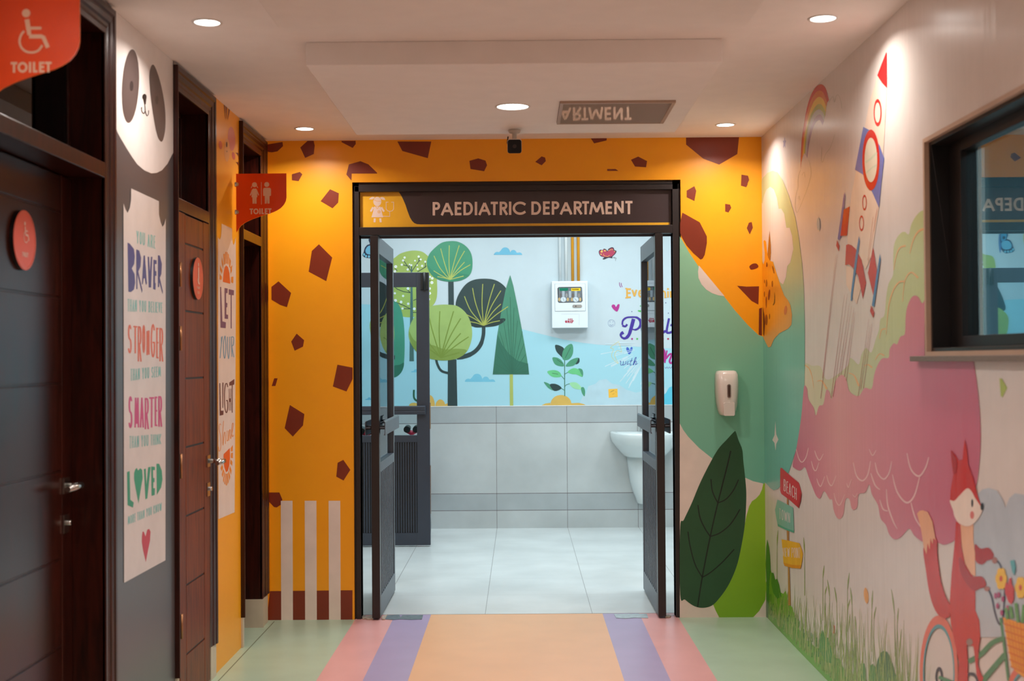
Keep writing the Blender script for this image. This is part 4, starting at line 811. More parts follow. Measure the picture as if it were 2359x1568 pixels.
# round crowns
p.poly(TRK, [(848, 430), (893, 430), (896, 640), (850, 640)])
p.poly(TRK, [(845, 1085), (917, 1085), (925, 1475), (843, 1475)])
p.line(TRK, [(1145, 800), (1143, 880), (1120, 960), (1070, 1020), (1000, 1055), (920, 1065)], [30, 30, 34, 34, 38, 44], True)
p.line(TRK, [(745, 1070), (757, 1125), (790, 1180), (850, 1200)], 20, True)
p.up()
crown((62, 146, 110), [(860, 92), (925, 96), (985, 125), (1030, 175), (1050, 240), (1048, 330), (1020, 385), (960, 420), (880, 432), (800, 425), (730, 395), (685, 340), (668, 270), (690, 200), (740, 145), (795, 105)], (52, 134, 102), [(672, 290), (720, 340), (800, 362), (900, 360), (1000, 370), (1020, 385), (960, 420), (880, 432), (800, 425), (730, 395), (685, 340)],
      [[(862, 415), (780, 320), (728, 215)], [(862, 415), (815, 270), (785, 155)], [(862, 415), (855, 270), (857, 128)], [(862, 415), (900, 260), (940, 128)], [(862, 415), (920, 290), (985, 175)], [(862, 415), (920, 340), (985, 268)], [(862, 415), (950, 340), (1034, 290)], [(862, 415), (790, 380), (725, 340)], [(862, 415), (810, 400), (757, 390)], [(862, 415), (920, 400), (978, 385)]], (176, 188, 96))
crown((44, 66, 66), [(1150, 407), (1240, 418), (1310, 460), (1352, 520), (1368, 590), (1362, 680), (1325, 760), (1260, 800), (1160, 813), (1060, 810), (980, 770), (925, 700), (910, 630), (930, 550), (990, 460), (1060, 418)], (36, 58, 58), [(1040, 740), (1140, 780), (1300, 740), (1325, 760), (1260, 800), (1160, 813), (1060, 810)],
      [[(1145, 800), (1040, 680), (984, 555)], [(1145, 800), (1080, 620), (1052, 485)], [(1145, 800), (1132, 620), (1138, 452)], [(1145, 800), (1190, 600), (1236, 452)], [(1145, 800), (1210, 640), (1290, 508)], [(1145, 800), (1220, 690), (1290, 620)], [(1145, 800), (1250, 710), (1350, 642)], [(1145, 800), (1080, 750), (1000, 708)], [(1145, 800), (1090, 780), (1030, 768)], [(1145, 800), (1210, 775), (1282, 760)]], (170, 176, 84))
p.up()
crown((156, 182, 104), [(860, 626), (930, 640), (1000, 700), (1040, 790), (1047, 900), (1010, 1010), (940, 1070), (850, 1092), (740, 1088), (620, 1050), (545, 970), (515, 880), (535, 780), (600, 690), (700, 640), (780, 626)], (130, 154, 74), [(520, 850), (560, 920), (640, 960), (720, 965), (820, 1000), (920, 995), (1005, 1010), (940, 1070), (850, 1092), (740, 1088), (620, 1050), (545, 970)],
      [[(785, 1070), (720, 860), (690, 740)], [(785, 1070), (772, 860), (778, 680)], [(785, 1070), (840, 860), (893, 680)], [(785, 1070), (870, 880), (953, 740)], [(785, 1070), (870, 960), (953, 865)], [(785, 1070), (910, 970), (1020, 895)], [(785, 1070), (690, 1000), (600, 960)], [(785, 1070), (860, 1050), (942, 1028)], [(785, 1070), (660, 910), (600, 795)]], (122, 146, 62), 9)
p.poly((174, 186, 100), [(1364, 1210), (1391, 1210), (1394, 1472), (1366, 1472)])
p.poly((72, 136, 110), [(1368, 376), (1395, 470), (1430, 640), (1475, 880), (1510, 1080), (1527, 1210), (1222, 1210), (1240, 1050), (1260, 880), (1290, 700), (1330, 500)])
p.up().poly((52, 112, 92), [(1262, 875), (1300, 960), (1360, 1040), (1430, 1095), (1518, 1120), (1527, 1210), (1222, 1210), (1240, 1050)])
p.up()
for x, y in ((1260, 930), (1280, 850), (1310, 750), (1340, 650), (1368, 560), (1400, 650), (1430, 760), (1470, 850), (1485, 950), (1500, 1040), (1250, 1040), (1240, 1120), (1515, 1120), (1230, 1190), (1520, 1180)): p.line((48, 104, 84), [(1385, 1208), (x, y)], 3.5)
# mounds and cactus
MU = (216, 178, 92)
p.at_layer(5)
for x, y, rx, ry in ((560, 1470, 40, 22), (620, 1476, 34, 60), (692, 1476, 44, 92), (782, 1480, 42, 60), (852, 1482, 40, 30)): p.ell(MU, x, y, rx, ry)
p.up().line((36, 98, 74), [(597, 1480), (597, 1278)], 20).line((36, 98, 74), [(560, 1340), (560, 1400), (575, 1425), (600, 1438)], 15, True); p.at_layer(3)
p.frame(1180, 530, 3.648)
p.poly(MU, [(246, 1472), (280, 1455), (320, 1450)]+arc(410, 1460, 88, 76, 175, 355, 12)+[(560, 1450), (600, 1460), (618, 1472)])
ST = (64, 120, 96); LA = (76, 150, 116); LD = (40, 66, 66); LL = (106, 196, 132); LM = (160, 220, 168)
p.line(ST, [(441, 1395), (440, 1240), (440, 1080)], 7)
for s_ in ([(440, 1255), (412, 1222)], [(440, 1210), (475, 1190)], [(440, 1345), (412, 1328)], [(440, 1315), (455, 1298), (482, 1290)]): p.line(ST, s_, 5)
p.up().poly(LD, [(361, 966), (400, 970), (438, 1000), (438, 1080), (400, 1050), (370, 1015)], True).poly(LA, [(497, 955), (512, 985), (508, 1040), (480, 1082), (438, 1092), (420, 1070), (425, 1020), (455, 975)], True)
p.poly(LA, [(338, 1072), (375, 1070), (415, 1095), (435, 1140), (390, 1140), (355, 1120)], True).poly(LD, [(530, 1100), (560, 1072), (565, 1105), (545, 1125), (520, 1122)], True).poly(LA, [(449, 1142), (480, 1100), (520, 1078), (555, 1075), (530, 1125), (500, 1142)], True)
p.poly(LL, [(295, 1188), (350, 1175), (395, 1190), (413, 1225), (380, 1236), (330, 1228)], True).poly(LA, [(555, 1165), (585, 1168), (596, 1200), (590, 1232), (570, 1215)], True).poly(LL, [(466, 1190), (510, 1160), (555, 1168), (575, 1200), (588, 1232), (540, 1212), (500, 1208)], True)
p.poly(LA, [(267, 1275), (310, 1290), (335, 1315), (345, 1345), (310, 1330), (285, 1305)], True).poly(LD, [(316, 1298), (355, 1290), (395, 1305), (414, 1328), (380, 1348), (345, 1345)], True).poly(LM, [(482, 1285), (530, 1278), (565, 1300), (585, 1335), (540, 1335), (505, 1320)], True).poly(LA, [(580, 1322), (600, 1320), (612, 1350), (608, 1395), (590, 1375), (580, 1345)], True)
p.up().line(LD, [(445, 1075), (490, 985)], 3).line(LD, [(375, 1085), (425, 1120)], 3).line(LD, [(335, 1200), (385, 1210)], 3)
# butterflies, hearts, smiley
p.at_layer(2).frame(1200, 400, 5.8975)
DK = (44, 34, 52)
p.poly(DK, [(1060, 1050), (1080, 1032), (1110, 1035), (1130, 1018), (1160, 1030), (1175, 1050), (1190, 1020), (1235, 998), (1262, 1010), (1270, 1035), (1298, 1050), (1285, 1085), (1245, 1125), (1240, 1148), (1190, 1142), (1130, 1165), (1110, 1155), (1130, 1135), (1085, 1120), (1062, 1085)], True)
p.up().poly((178, 50, 84), [(1068, 1052), (1095, 1040), (1130, 1030), (1160, 1045), (1175, 1060), (1195, 1035), (1235, 1010), (1255, 1025), (1265, 1050), (1285, 1055), (1270, 1085), (1230, 1122), (1180, 1130), (1130, 1130), (1090, 1112), (1070, 1085)], True)
p.up()
for e in ((1098, 1056, 15, 16), (1141, 1046, 13, 11), (1088, 1094, 9, 9), (1195, 1043, 6, 6), (1215, 1033, 6, 7), (1238, 1030, 7, 6), (1272, 1053, 6, 6)): p.ell((232, 186, 92), *e)
p.line((232, 170, 80), [(1120, 1085), (1128, 1110), (1150, 1120)], 6, True).line((232, 170, 80), [(1155, 1118), (1180, 1125), (1205, 1105)], 6, True).line(DK, [(1252, 1140), (1280, 1150), (1286, 1185)], 3, True).line(DK, [(1255, 1135), (1290, 1142), (1297, 1162)], 3, True)
p.at_layer(2).frame(1180, 530, 3.648)
MG = (176, 44, 136); PU_ = (64, 44, 148); GO = (226, 168, 72); GN = (86, 186, 92); BL = (64, 96, 190)
p.poly(MG, [(835, 640), (845, 625), (862, 628), (872, 645), (885, 625), (900, 622), (900, 645), (882, 683), (855, 668)], True).poly(BL, [(958, 992), (968, 982), (980, 992), (988, 1005), (998, 982), (1010, 985), (1008, 1010), (984, 1043), (965, 1020)], True)
p.line((150, 60, 140), [(901, 438), (903, 460), (912, 480)], 5, True).line((150, 60, 140), [(916, 443), (918, 462), (926, 478)], 5, True)
p.ring((130, 150, 190), 834, 781, 30, 30, 28, 28).ell((130, 150, 190), 822, 770, 2.5, 4).ell((130, 150, 190), 846, 770, 2.5, 4).line((130, 150, 190), [(818, 790), (834, 800), (850, 788)], 2.5, True)
p.up()
# EVERYTHING (partly hidden by the door leaf)
for ch, x0, x1, t, b in (('E', 958, 998, 488, 570), ('V', 1004, 1050, 500, 562), ('C', 1058, 1098, 500, 566), ('R', 1106, 1140, 500, 565), ('Y', 1148, 1185, 500, 580), ('T', 1192, 1225, 492, 566), ('I', 1300, 1318, 512, 566), ('G', 1382, 1425, 505, 580)): p.word(GO, [(ch, x0, x1)], (x0, t, b), (x1, t, b), 14)
p.line(GO, [(1062, 530), (1090, 530)], 10)
for x in (950,): p.line(GO, [(x, 490), (x+18, 490)], 10).line(GO, [(x, 568), (x+20, 568)], 10)
p.line(GO, [(1250, 490), (1250, 566)], 15).line(GO, [(1252, 528), (1268, 514), (1284, 522), (1286, 566)], 13, True).line(GO, [(1332, 512), (1332, 566)], 14).line(GO, [(1334, 530), (1350, 514), (1366, 524), (1368, 566)], 13, True).ell(GO, 1309, 494, 9, 8).line(GO, [(1242, 566), (1262, 566)], 8).line(GO, [(1278, 566), (1296, 566)], 8)
# POSSIBLE
p.line(PU_, [(925, 795), (930, 760), (960, 735), (1010, 730), (1050, 735), (1078, 765), (1072, 810), (1040, 835), (1010, 832)], [14, 16, 14, 14, 18, 22, 20, 16, 10], True)
p.line(PU_, [(1020, 745), (1000, 820), (980, 880), (950, 908), (922, 900), (912, 875), (935, 858)], [30, 28, 26, 20, 16, 18, 26], True).line(PU_, [(925, 800), (950, 808), (966, 790)], 16, True)
p.line(PU_, [(1150, 800), (1110, 790), (1092, 825), (1100, 855), (1130, 858), (1150, 820)], 22, True)
for x in (1180, 1222): p.line(PU_, [(x+20, 775), (x, 800), (x+22, 835), (x-5, 860)], 18, True)
p.line(PU_, [(1258, 785), (1250, 840), (1262, 860), (1290, 845)], 20, True).ell(PU_, 1262, 758, 11, 12).line(PU_, [(1318, 740), (1298, 845), (1312, 862), (1345, 850), (1360, 810), (1330, 795)], 18, True).line(PU_, [(1400, 740), (1380, 850), (1400, 862)], 18, True)
for x, c in ((1007, MG), (1050, GN), (1093, BL), (1140, MG), (1185, GN), (1228, BL), (1267, (200, 110, 190)), (1310, (176, 40, 80)), (1352, GN)): p.ell(c, x, 913, 8, 8)
# DREAMS
p.line(MG, [(1200, 990), (1250, 985), (1275, 1020), (1268, 1075), (1245, 1095)], [12, 20, 26, 24, 16], True).line(MG, [(1265, 1115), (1290, 1060), (1300, 1010), (1285, 1100), (1282, 1115)], 12, True).line(MG, [(1292, 1080), (1320, 1045), (1340, 1045), (1322, 1100), (1340, 1115), (1370, 1060), (1362, 1100), (1390, 1112)], 16, True)
p.poly(MG, [(1110, 1120), (1100, 1140), (1108, 1168), (1130, 1165), (1130, 1120)], True).poly(MG, [(1095, 1275), (1112, 1262), (1140, 1270), (1140, 1280)])
p.line((120, 90, 160), [(1282, 1148), (1290, 1162), (1300, 1148), (1310, 1162), (1320, 1148), (1330, 1162), (1340, 1148), (1350, 1160)], 3)
# with
WT = (58, 74, 160)
for s_ in ([(905, 1105), (912, 1100), (912, 1132), (930, 1128), (936, 1100), (932, 1132), (952, 1122), (956, 1100)], [(975, 1098), (966, 1128), (985, 1120)], [(1008, 1075), (990, 1130), (1004, 1130)], [(985, 1100), (1012, 1096)], [(1012, 1134), (1035, 1090), (1042, 1068), (1030, 1080), (1018, 1132), (1035, 1102), (1044, 1104), (1036, 1130), (1055, 1118)]): p.line(WT, s_, 4.5, True)
for x, y, l, w_ in ((1085, 638, 26, 11), (1078, 680, 48, 14), (1100, 722, 26, 12)): p.ell(GN, x, y, l/2, w_/2, 10 if y < 700 else -70)
for s_ in ([(893, 935), (826, 985), (850, 1000), (835, 1060), (890, 1120), (860, 1050), (885, 1010), (920, 1020), (893, 935)],): p.line((226, 206, 120), s_, 3, True)
for x, y in ((1005, 684), (1100, 388), (1290, 610), (1312, 697)): p.ell((70, 70, 130), x, y, 4, 4)
p.ell((226, 180, 214), 1245, 80, 9, 14)
# pale rays round the lettering
p.at_layer(1).up()
for i in range(34):
    a = math.radians(random.uniform(98, 184)); r1 = random.uniform(150, 240); r2 = r1+random.uniform(90, 220); cx, cy_ = 1180, 960
    p.line((206, 226, 233), [(cx+math.cos(a)*r1, cy_+math.sin(a)*r1), (cx+math.cos(a)*r2, cy_+math.sin(a)*r2)], [3, 7])
p.build('tree_and_lettering_pattern', wall_far, 'flat round trees, a cone tree, clouds and coloured lettering')
# figures further left on the far wall, behind the grey door frame: blue butterfly, balloon, trees
p = Print(FAR, (0, 0, 1), .42).at_layer(3)
class Direct(Face):
    def uv(s, x, z): return (x, -z)
D = Direct(1, YB-.001, -1); p.F = D
BB = (70, 150, 190); BD = (26, 40, 72)
for pts in ([(-1.215, -2.47), (-1.225, -2.49), (-1.25, -2.485), (-1.275, -2.475), (-1.282, -2.45), (-1.272, -2.42), (-1.295, -2.41), (-1.315, -2.385), (-1.325, -2.35), (-1.335, -2.325), (-1.315, -2.305), (-1.285, -2.30), (-1.255, -2.298), (-1.23, -2.32), (-1.215, -2.36)],): p.poly(BD, pts, True)
p.up().poly(BB, [(-1.222, -2.46), (-1.235, -2.478), (-1.262, -2.468), (-1.27, -2.445), (-1.258, -2.41), (-1.225, -2.40)], True).poly((110, 180, 210), [(-1.226, -2.39), (-1.262, -2.405), (-1.29, -2.398), (-1.31, -2.365), (-1.296, -2.335), (-1.25, -2.33), (-1.228, -2.35)], True)
for x, z in ((-1.322, -2.33), (-1.305, -2.315), (-1.28, -2.312), (-1.255, -2.312)): p.ell((120, 190, 215), x, z, .009, .011)
p.poly((60, 110, 170), [(-1.212, -2.46), (-1.206, -2.47), (-1.20, -2.40), (-1.205, -2.33), (-1.215, -2.30), (-1.222, -2.36), (-1.214, -2.41)], True).ell(BD, -1.245, -2.43, .012, .014)
for k, (c, rx) in enumerate((((206, 196, 120), .066), ((226, 218, 160), .044), ((190, 178, 96), .02))): p.at_layer(3+k).poly(c, [(-1.475-rx, -2.43), (-1.475-rx*.8, -2.50), (-1.475, -2.535), (-1.475+rx*.8, -2.50), (-1.475+rx, -2.43), (-1.475+rx*.8, -2.36), (-1.475+rx*.25, -2.29), (-1.475-rx*.25, -2.29), (-1.475-rx*.8, -2.36)], True)
p.at_layer(3).poly((170, 150, 90), [(-1.49, -2.275), (-1.46, -2.275), (-1.463, -2.245), (-1.487, -2.245)])
p.ell((52, 112, 92), -1.60, -1.55, .10, .45)
p.build('balloon_and_butterfly_pattern', wall_far, 'striped balloon and blue butterfly')
# ------------------------------------------------------------------ department sign board in the door's transom
yS = FY0+.032
sb = thing('department_sign', (-.02, yS, 2.163), 'long dark sign board lettered PAEDIATRIC DEPARTMENT above the double door', 'sign')
b = MB(); b.box(-.885, .846, yS, yS+.012, 2.1635, 2.3615, paint((70, 58, 60), .28, var=.03)); b.build('board', sb)
SF = Face(1, yS, -1, (-.884, .845, 2.164, 2.361)); YL = (252, 190, 50); TX = (252, 226, 212)
p = Print(SF, (800, 400, 5.8975), .3)
p.poly(YL, [(150, 228), (670, 228), (700, 246), (730, 290), (760, 350), (790, 420), (820, 510), (850, 590), (880, 640), (910, 670), (945, 684), (1000, 688), (1600, 684), (2360, 676), (2360, 712), (1600, 722), (150, 728)])
p.poly(YL, [(2355, 676), (4385, 662), (4385, 695), (2355, 712)]); p.build('yellow_band', sb)
p = Print(SF, (800, 400, 5.8975), .3).at_layer(2)
p.ell(TX, 408, 378, 54, 64).poly(TX, [(295, 348), (315, 325), (340, 314), (372, 318), (365, 335), (340, 350)], False).poly(TX, [(520, 358), (505, 328), (478, 316), (448, 322), (455, 340), (480, 355)])
p.poly(TX, [(365, 446), (450, 446), (470, 520), (488, 592), (328, 592), (350, 520)]).line(TX, [(352, 455), (318, 515)], 26).line(TX, [(462, 455), (500, 515)], 26)
p.line(TX, [(374, 606), (370, 660)], 28).line(TX, [(448, 606), (455, 660)], 28)
p.line(TX, [(560, 386), (528, 386), (528, 480), (550, 505), (577, 512), (610, 505), (630, 480), (630, 386), (598, 386)], 8).line(TX, [(577, 512), (577, 580), (440, 578), (432, 540)], 8)
p.up().line(YL, [(355, 350), (400, 372), (455, 372)], 5).line(YL, [(385, 448), (408, 476), (432, 448)], 5).ring(YL, 432, 518, 20, 20, 15, 15).ring(YL, 432, 518, 9, 9, 5, 5)
p.build('girl_with_drip_icon', sb)
p = Print(SF, (0, 0, 1), .3).at_layer(2)
LT = [('P', 996.7, 1014), ('A', 1016, 1044), ('E', 1047.6, 1063), ('D', 1067.6, 1089.5), ('I', 1093, 1100), ('A', 1102.5, 1130), ('T', 1130.5, 1147), ('R', 1151, 1169.5), ('I', 1172, 1178.5), ('C', 1181, 1210), ('D', 1224, 1246.5), ('E', 1250.9, 1266.5), ('P', 1271, 1288.5), ('A', 1290, 1318), ('R', 1321.7, 1341), ('T', 1341, 1357), ('M', 1357.5, 1392), ('E', 1394.7, 1410), ('N', 1415, 1437), ('T', 1440.5, 1457)]
p.word(TX, LT, (996, 465.2, 496.2), (1457, 462.6, 493), 5.6); p.build('lettering', sb)

# ------------------------------------------------------------------ projecting and round toilet signs
SGN = (238, 74, 8); ICO = (240, 196, 168)
OUTL = [(.004, 0), (.250, 0), (.250, -.118), (.247, -.135), (.238, -.152), (.224, -.168), (.204, -.181), (.182, -.191), (.155, -.199), (.120, -.210), (.085, -.222), (.050, -.238), (.026, -.255), (.004, -.287)]
def toilet_sign(x0, y0, z0, label, icon, grp=None):
    t = thing('toilet_sign', (x0, y0, z0), label, 'sign')
    b = MB(); b.prism([(x0+u, y0, z0+v) for u, v in OUTL], (0, .006, 0), paint(SGN, .22, var=.03), paint((255, 120, 50), .2)); b.build('sign_plate', t)
    n = 16
    for z in (-.052, -.188):
        c = MB(); c.tube([(x0-.022+.02, y0+.003, z0+z), (x0+.0, y0+.003, z0+z), (x0+.008, y0+.003, z0+z)], [.012, .012, .010], chrome, n=16)
        c.tube([(x0+.008, y0-.004, z0+z), (x0+.008, y0+.010, z0+z)], .0095, chrome, n=16); c.build('standoff_mount', t)
    f = Face(1, y0, -1); fp = lambda: Print(f, (0, 0, 1), .3)
    class Loc(Face):
        def uv(s, u, v): return (x0+u, z0-v)
    p = Print(Loc(1, y0, -1), (0, 0, 1000), .3)      # crop units: millimetres from the plate's top wall corner
    icon(p); p.build('symbol', t)
    p = Print(Loc(1, y0, -1), (0, 0, 1000), .3); p.word(ICO, [('T', 70, 87), ('O', 88, 114), ('I', 118, 123), ('L', 128, 140), ('E', 144, 158), ('T', 160, 177)], (70, 171, 199), (177, 171, 199), 6); p.build('lettering', t)
    return t
def icon_pair(p):
    k = 1000/((1200)*8.71/1.0)*1.0
    s = .2447                                    # crop px of the traced sign -> mm
    def T(L): return [((x-220)*s, (y-165)*s) for x, y in L]
    p.ell(ICO, (605-220)*s, (388-165)*s, 50*s, 50*s).poly(ICO, T([(555, 400), (560, 430), (540, 460), (532, 446), (548, 420)])).poly(ICO, T([(655, 400), (650, 430), (668, 460), (678, 446), (662, 420)]))
    p.poly(ICO, T([(575, 465), (635, 465), (655, 490), (697, 596), (680, 606), (655, 555), (662, 635), (645, 642), (645, 768), (608, 768), (605, 650), (600, 768), (565, 768), (562, 642), (543, 635), (552, 555), (528, 606), (511, 596), (552, 490)]))
    p.ell(ICO, (850-220)*s, (386-165)*s, 50*s, 50*s).poly(ICO, T([(800, 452), (905, 452), (930, 465), (936, 490), (934, 612), (905, 616), (905, 768), (864, 768), (855, 650), (847, 768), (810, 768), (810, 616), (778, 612), (776, 490), (782, 465)]))
    p.line(ICO, T([(742, 338), (742, 785)]), 11*s)
def wheel(p, ox, oy, s, c):
    T = lambda L: [(ox+x*s, oy+y*s) for x, y in L]
    p.ell(c, ox+165*s, oy+62*s, 27*s, 27*s)
    p.line(c, T([(170, 102), (180, 165), (186, 205)]), [32*s, 30*s, 24*s]).line(c, T([(176, 160), (264, 160)]), 18*s).line(c, T([(184, 214), (262, 214), (278, 222), (306, 288)]), 26*s, False)
    p.line(c, T([(152, 178), (132, 205), (122, 245), (134, 285), (165, 312), (208, 318), (245, 305), (270, 272)]), 14*s, True)
def icon_wheel(p): wheel(p, 44, 18, .403, ICO)
toilet_sign(XL+.012, 6.352, 2.343, 'orange toilet sign with girl and man symbols, beside the farthest wooden door', icon_pair)
toilet_sign(XL+.004, 3.385, 2.380, 'large near orange toilet sign with a wheelchair symbol, cut by the top left corner', icon_wheel)
def round_sign(x, y, z, label, kind):
    t = thing('round_sign', (x, y, z), label, 'sign'); r = .09; n = 48
    b = MB(); ring = [(x, y+r*math.cos(2*math.pi*k/n), z+r*math.sin(2*math.pi*k/n)) for k in range(n)]
    b.prism(ring, (.012, 0, 0), paint((228, 88, 54), .3, var=.03), m_dark); b.build('disc', t)
    class Loc(Face):
        def uv(s, u, v): return (y+u, z-v)
    p = Print(Loc(0, x+.0125, 1), (0, 0, 1000), .3); p.ring((224, 110, 78), 0, 0, 86, 86, 83, 83)
    c = (236, 196, 176)
    if kind == 'wheel': wheel(p, -38, -64, .22, c); p.word(c, spread('TOILET', -24, 24), (-24, 36, 50), (24, 36, 50), 3.2)
    else:
        p.ell(c, 2, -60, 8, 8); p.poly(c, [(-6, -48), (12, -48), (12, 0), (-6, 0)]); p.poly(c, [(-12, 0), (8, 0), (8, 12), (24, 20), (18, 26), (-4, 22), (-14, 10)])
        p.word(c, spread('TOILET', -26, 26), (-26, 34, 44), (26, 34, 44), 3)
        p.poly((224, 140, 110), [(-20, 54), (20, 54), (20, 66), (-20, 66)])
    p.build('symbol', t)
round_sign(-1.50, 3.905, 1.792, 'round orange wheelchair plate on the nearest dark door', 'wheel')
round_sign(-1.388, 5.562, 1.780, 'round orange plate on the brown middle door', 'squat')

# ------------------------------------------------------------------ ceiling: access panel and camera
t = thing('access_panel', (.435, 5.94, BOXZ), 'square glossy panel in the dropped ceiling mirroring the sign lettering', 'ceiling hatch')
b = MB(); fr = paint((176, 150, 132), .4)
for x0, x1, y0, y1 in ((.183, .69, 5.69, 5.705), (.183, .69, 6.185, 6.20), (.183, .198, 5.705, 6.185), (.675, .69, 5.705, 6.185)): b.box(x0, x1, y0, y1, BOXZ-.011, BOXZ, fr)
b.build('panel_frame', t, bevel=.001)
gm, N, L, pb = base_mat('glossy_panel'); pb.inputs['Base Color'].default_value = rgba((214, 196, 180)); pb.inputs['Metallic'].default_value = .4; pb.inputs['Roughness'].default_value = .06
tc = N.new('ShaderNodeTexNoise'); tc.inputs['Scale'].default_value = 3; mr = N.new('ShaderNodeMapRange'); mr.inputs['To Min'].default_value = .01; mr.inputs['To Max'].default_value = .05; L.new(tc.outputs['Fac'], mr.inputs['Value']); L.new(mr.outputs[0], pb.inputs['Roughness'])
b = MB(); b.prism([(.198, 5.705, BOXZ-.0015), (.198, 6.185, BOXZ-.0095), (.198, 6.185, BOXZ-.0005), (.198, 5.705, BOXZ-.0005)], (.477, 0, 0), gm); b.build('glossy_insert', t)
t = thing('security_camera', (-.02, 6.40, BOXZ), 'small white security camera with black face hanging from the dropped ceiling', 'camera'); wp = paint((206, 196, 186), .4)
n = 24
def disc(cx, cy_, z, r): return [(cx+r*math.cos(2*math.pi*k/n), cy_+r*math.sin(2*math.pi*k/n), z) for k in range(n)]
b = MB(); b.loft([disc(-.02, 6.40, BOXZ-z, r) for z, r in ((0, .030), (.008, .030), (.014, .026), (.018, .012), (.045, .011), (.05, .014), (.058, .014))], wp); b.build('mount', t)
def rrect(cx, cz, y, w_, h_, r, n=6): return [(cx+sx*(w_-r)+r*math.cos(a), y, cz+sz*(h_-r)+r*math.sin(a)) for sx, sz, a0 in ((1, 1, 0), (-1, 1, 90), (-1, -1, 180), (1, -1, 270)) for a in [math.radians(a0+90*i/n) for i in range(n+1)]]
cz = BOXZ-.092
b = MB(); b.loft([rrect(-.02, cz+(y-6.322)*.165, y, w_, w_, .012) for y, w_ in ((6.325, .033), (6.33, .035), (6.43, .035), (6.45, .030))], wp); b.build('housing', t)
b = MB(); b.loft([rrect(-.02, cz-.001, y, w_, w_, .011) for y, w_ in ((6.3215, .0325), (6.3262, .0335))], paint((26, 20, 18), .55, spec=.2)); lens = b.build('face_plate', t)
b = MB(); b.tube([(-.02, 6.318, cz-.001), (-.02, 6.324, cz-.001)], [.009, .011], paint((60, 48, 44), .5, spec=.2)); b.build('lens', lens)
b = MB(); b.tube([(-.052, 6.41, BOXZ-.03), (-.056, 6.412, BOXZ-.06), (-.05, 6.42, BOXZ-.075)], .003, m_dark, n=8); b.build('cable', t)

# ------------------------------------------------------------------ soap dispenser
t = thing('soap_dispenser', (1.132, Y1, 1.11), 'white soap dispenser on the green wall right of the double door', 'soap dispenser'); wh = paint((226, 214, 206), .22, var=.01)
b = MB(); R = []
for z, w_, d_ in ((1.356, .040, .062), (1.352, .052, .078), (1.335, .060, .092), (1.29, .0625, .102), (1.24, .0615, .106), (1.18, .056, .106), (1.14, .048, .102), (1.118, .040, .094), (1.112, .034, .086)):
    R.append([(1.132+w_*(abs(math.cos(a))**.55)*(1 if math.cos(a) > 0 else -1), Y1-.0005-d_*max(0, math.sin(a))**.5, z) for a in [math.pi*k/24 for k in range(25)]])
b.loft(R, wh, cap=(1, 1)); bd = b.build('body', t)
b = MB(); b.loft([rrect(1.133, 1.245, y, .0105, .038, .0104) for y in (Y1-.1085, Y1-.102)], paint((168, 156, 150), .25, metal=.6)); wnd = b.build('level_window', bd)
b = MB(); b.loft([rrect(1.133, 1.245, y, .006, .033, .0059) for y in (Y1-.1095, Y1-.107)], paint((70, 52, 46), .15)); b.build('window_slot', t)
b = MB(); b.loft([rrect(1.133, 1.147, y, w_, .036, .008) for y, w_ in ((Y1-.112, .028), (Y1-.110, .031), (Y1-.095, .031))], wh); b.build('push_plate', t)

# ------------------------------------------------------------------ wash basin on the far wall
BX = 1.042; yw = YB-.008
t = thing('wash_basin', (BX, yw, .206), 'white wash basin with half pedestal on the grey tiled wall', 'wash basin'); cer = paint((222, 230, 230), .12, var=.01)
def dshape(hw, d, z, n=28, sq=.75): return [(BX+hw*(abs(math.cos(a))**sq)*(1 if math.cos(a) > 0 else -1), yw-d*max(0, math.sin(a))**sq, z) for a in [math.pi*k/n for k in range(n+1)]]
b = MB(); b.loft([dshape(h_, d_, z) for h_, d_, z in ((.15, .20, .600), (.18, .26, .615), (.215, .33, .655), (.252, .40, .70), (.278, .435, .735), (.288, .45, .77), (.290, .455, .80), (.288, .45, .812), (.278, .438, .816))], cer, cap=(1, 0))
def inner(hw, d, z, n=28): return [(BX+hw*math.cos(a)*1.0, yw-.105-d*max(0, math.sin(a)), z) for a in [math.pi*k/n for k in range(n+1)]]
o1 = dshape(.278, .438, .816); i1 = inner(.235, .29, .812); b.loft([o1, i1, inner(.225, .28, .78), inner(.19, .23, .72), inner(.10, .15, .69)], cer, cap=(0, 1)); b.build('bowl', t)
b = MB(); b.loft([dshape(h_, d_, z, sq=.9) for h_, d_, z in ((.060, .10, .206), (.066, .12, .215), (.080, .15, .26), (.105, .17, .32), (.125, .18, .40), (.140, .19, .52), (.150, .20, .605))], cer); b.build('pedestal', t)
b = MB(); b.tube([(BX-.015, yw-.06, .812), (BX-.015, yw-.06, .87)], [.024, .02], chrome); b.tube([(BX-.015, yw-.05, .855), (BX-.015, yw-.12, .885), (BX-.015, yw-.165, .872)], [.017, .014, .012], chrome)
fc = b.build('faucet', t); b = MB(); b.tube([(BX-.015, yw-.06, .868), (BX-.015, yw-.055, .885)], [.022, .018], chrome); b.tube([(BX-.015, yw-.05, .885), (BX-.02, yw-.10, .915)], .007, chrome); b.build('faucet_lever', fc)

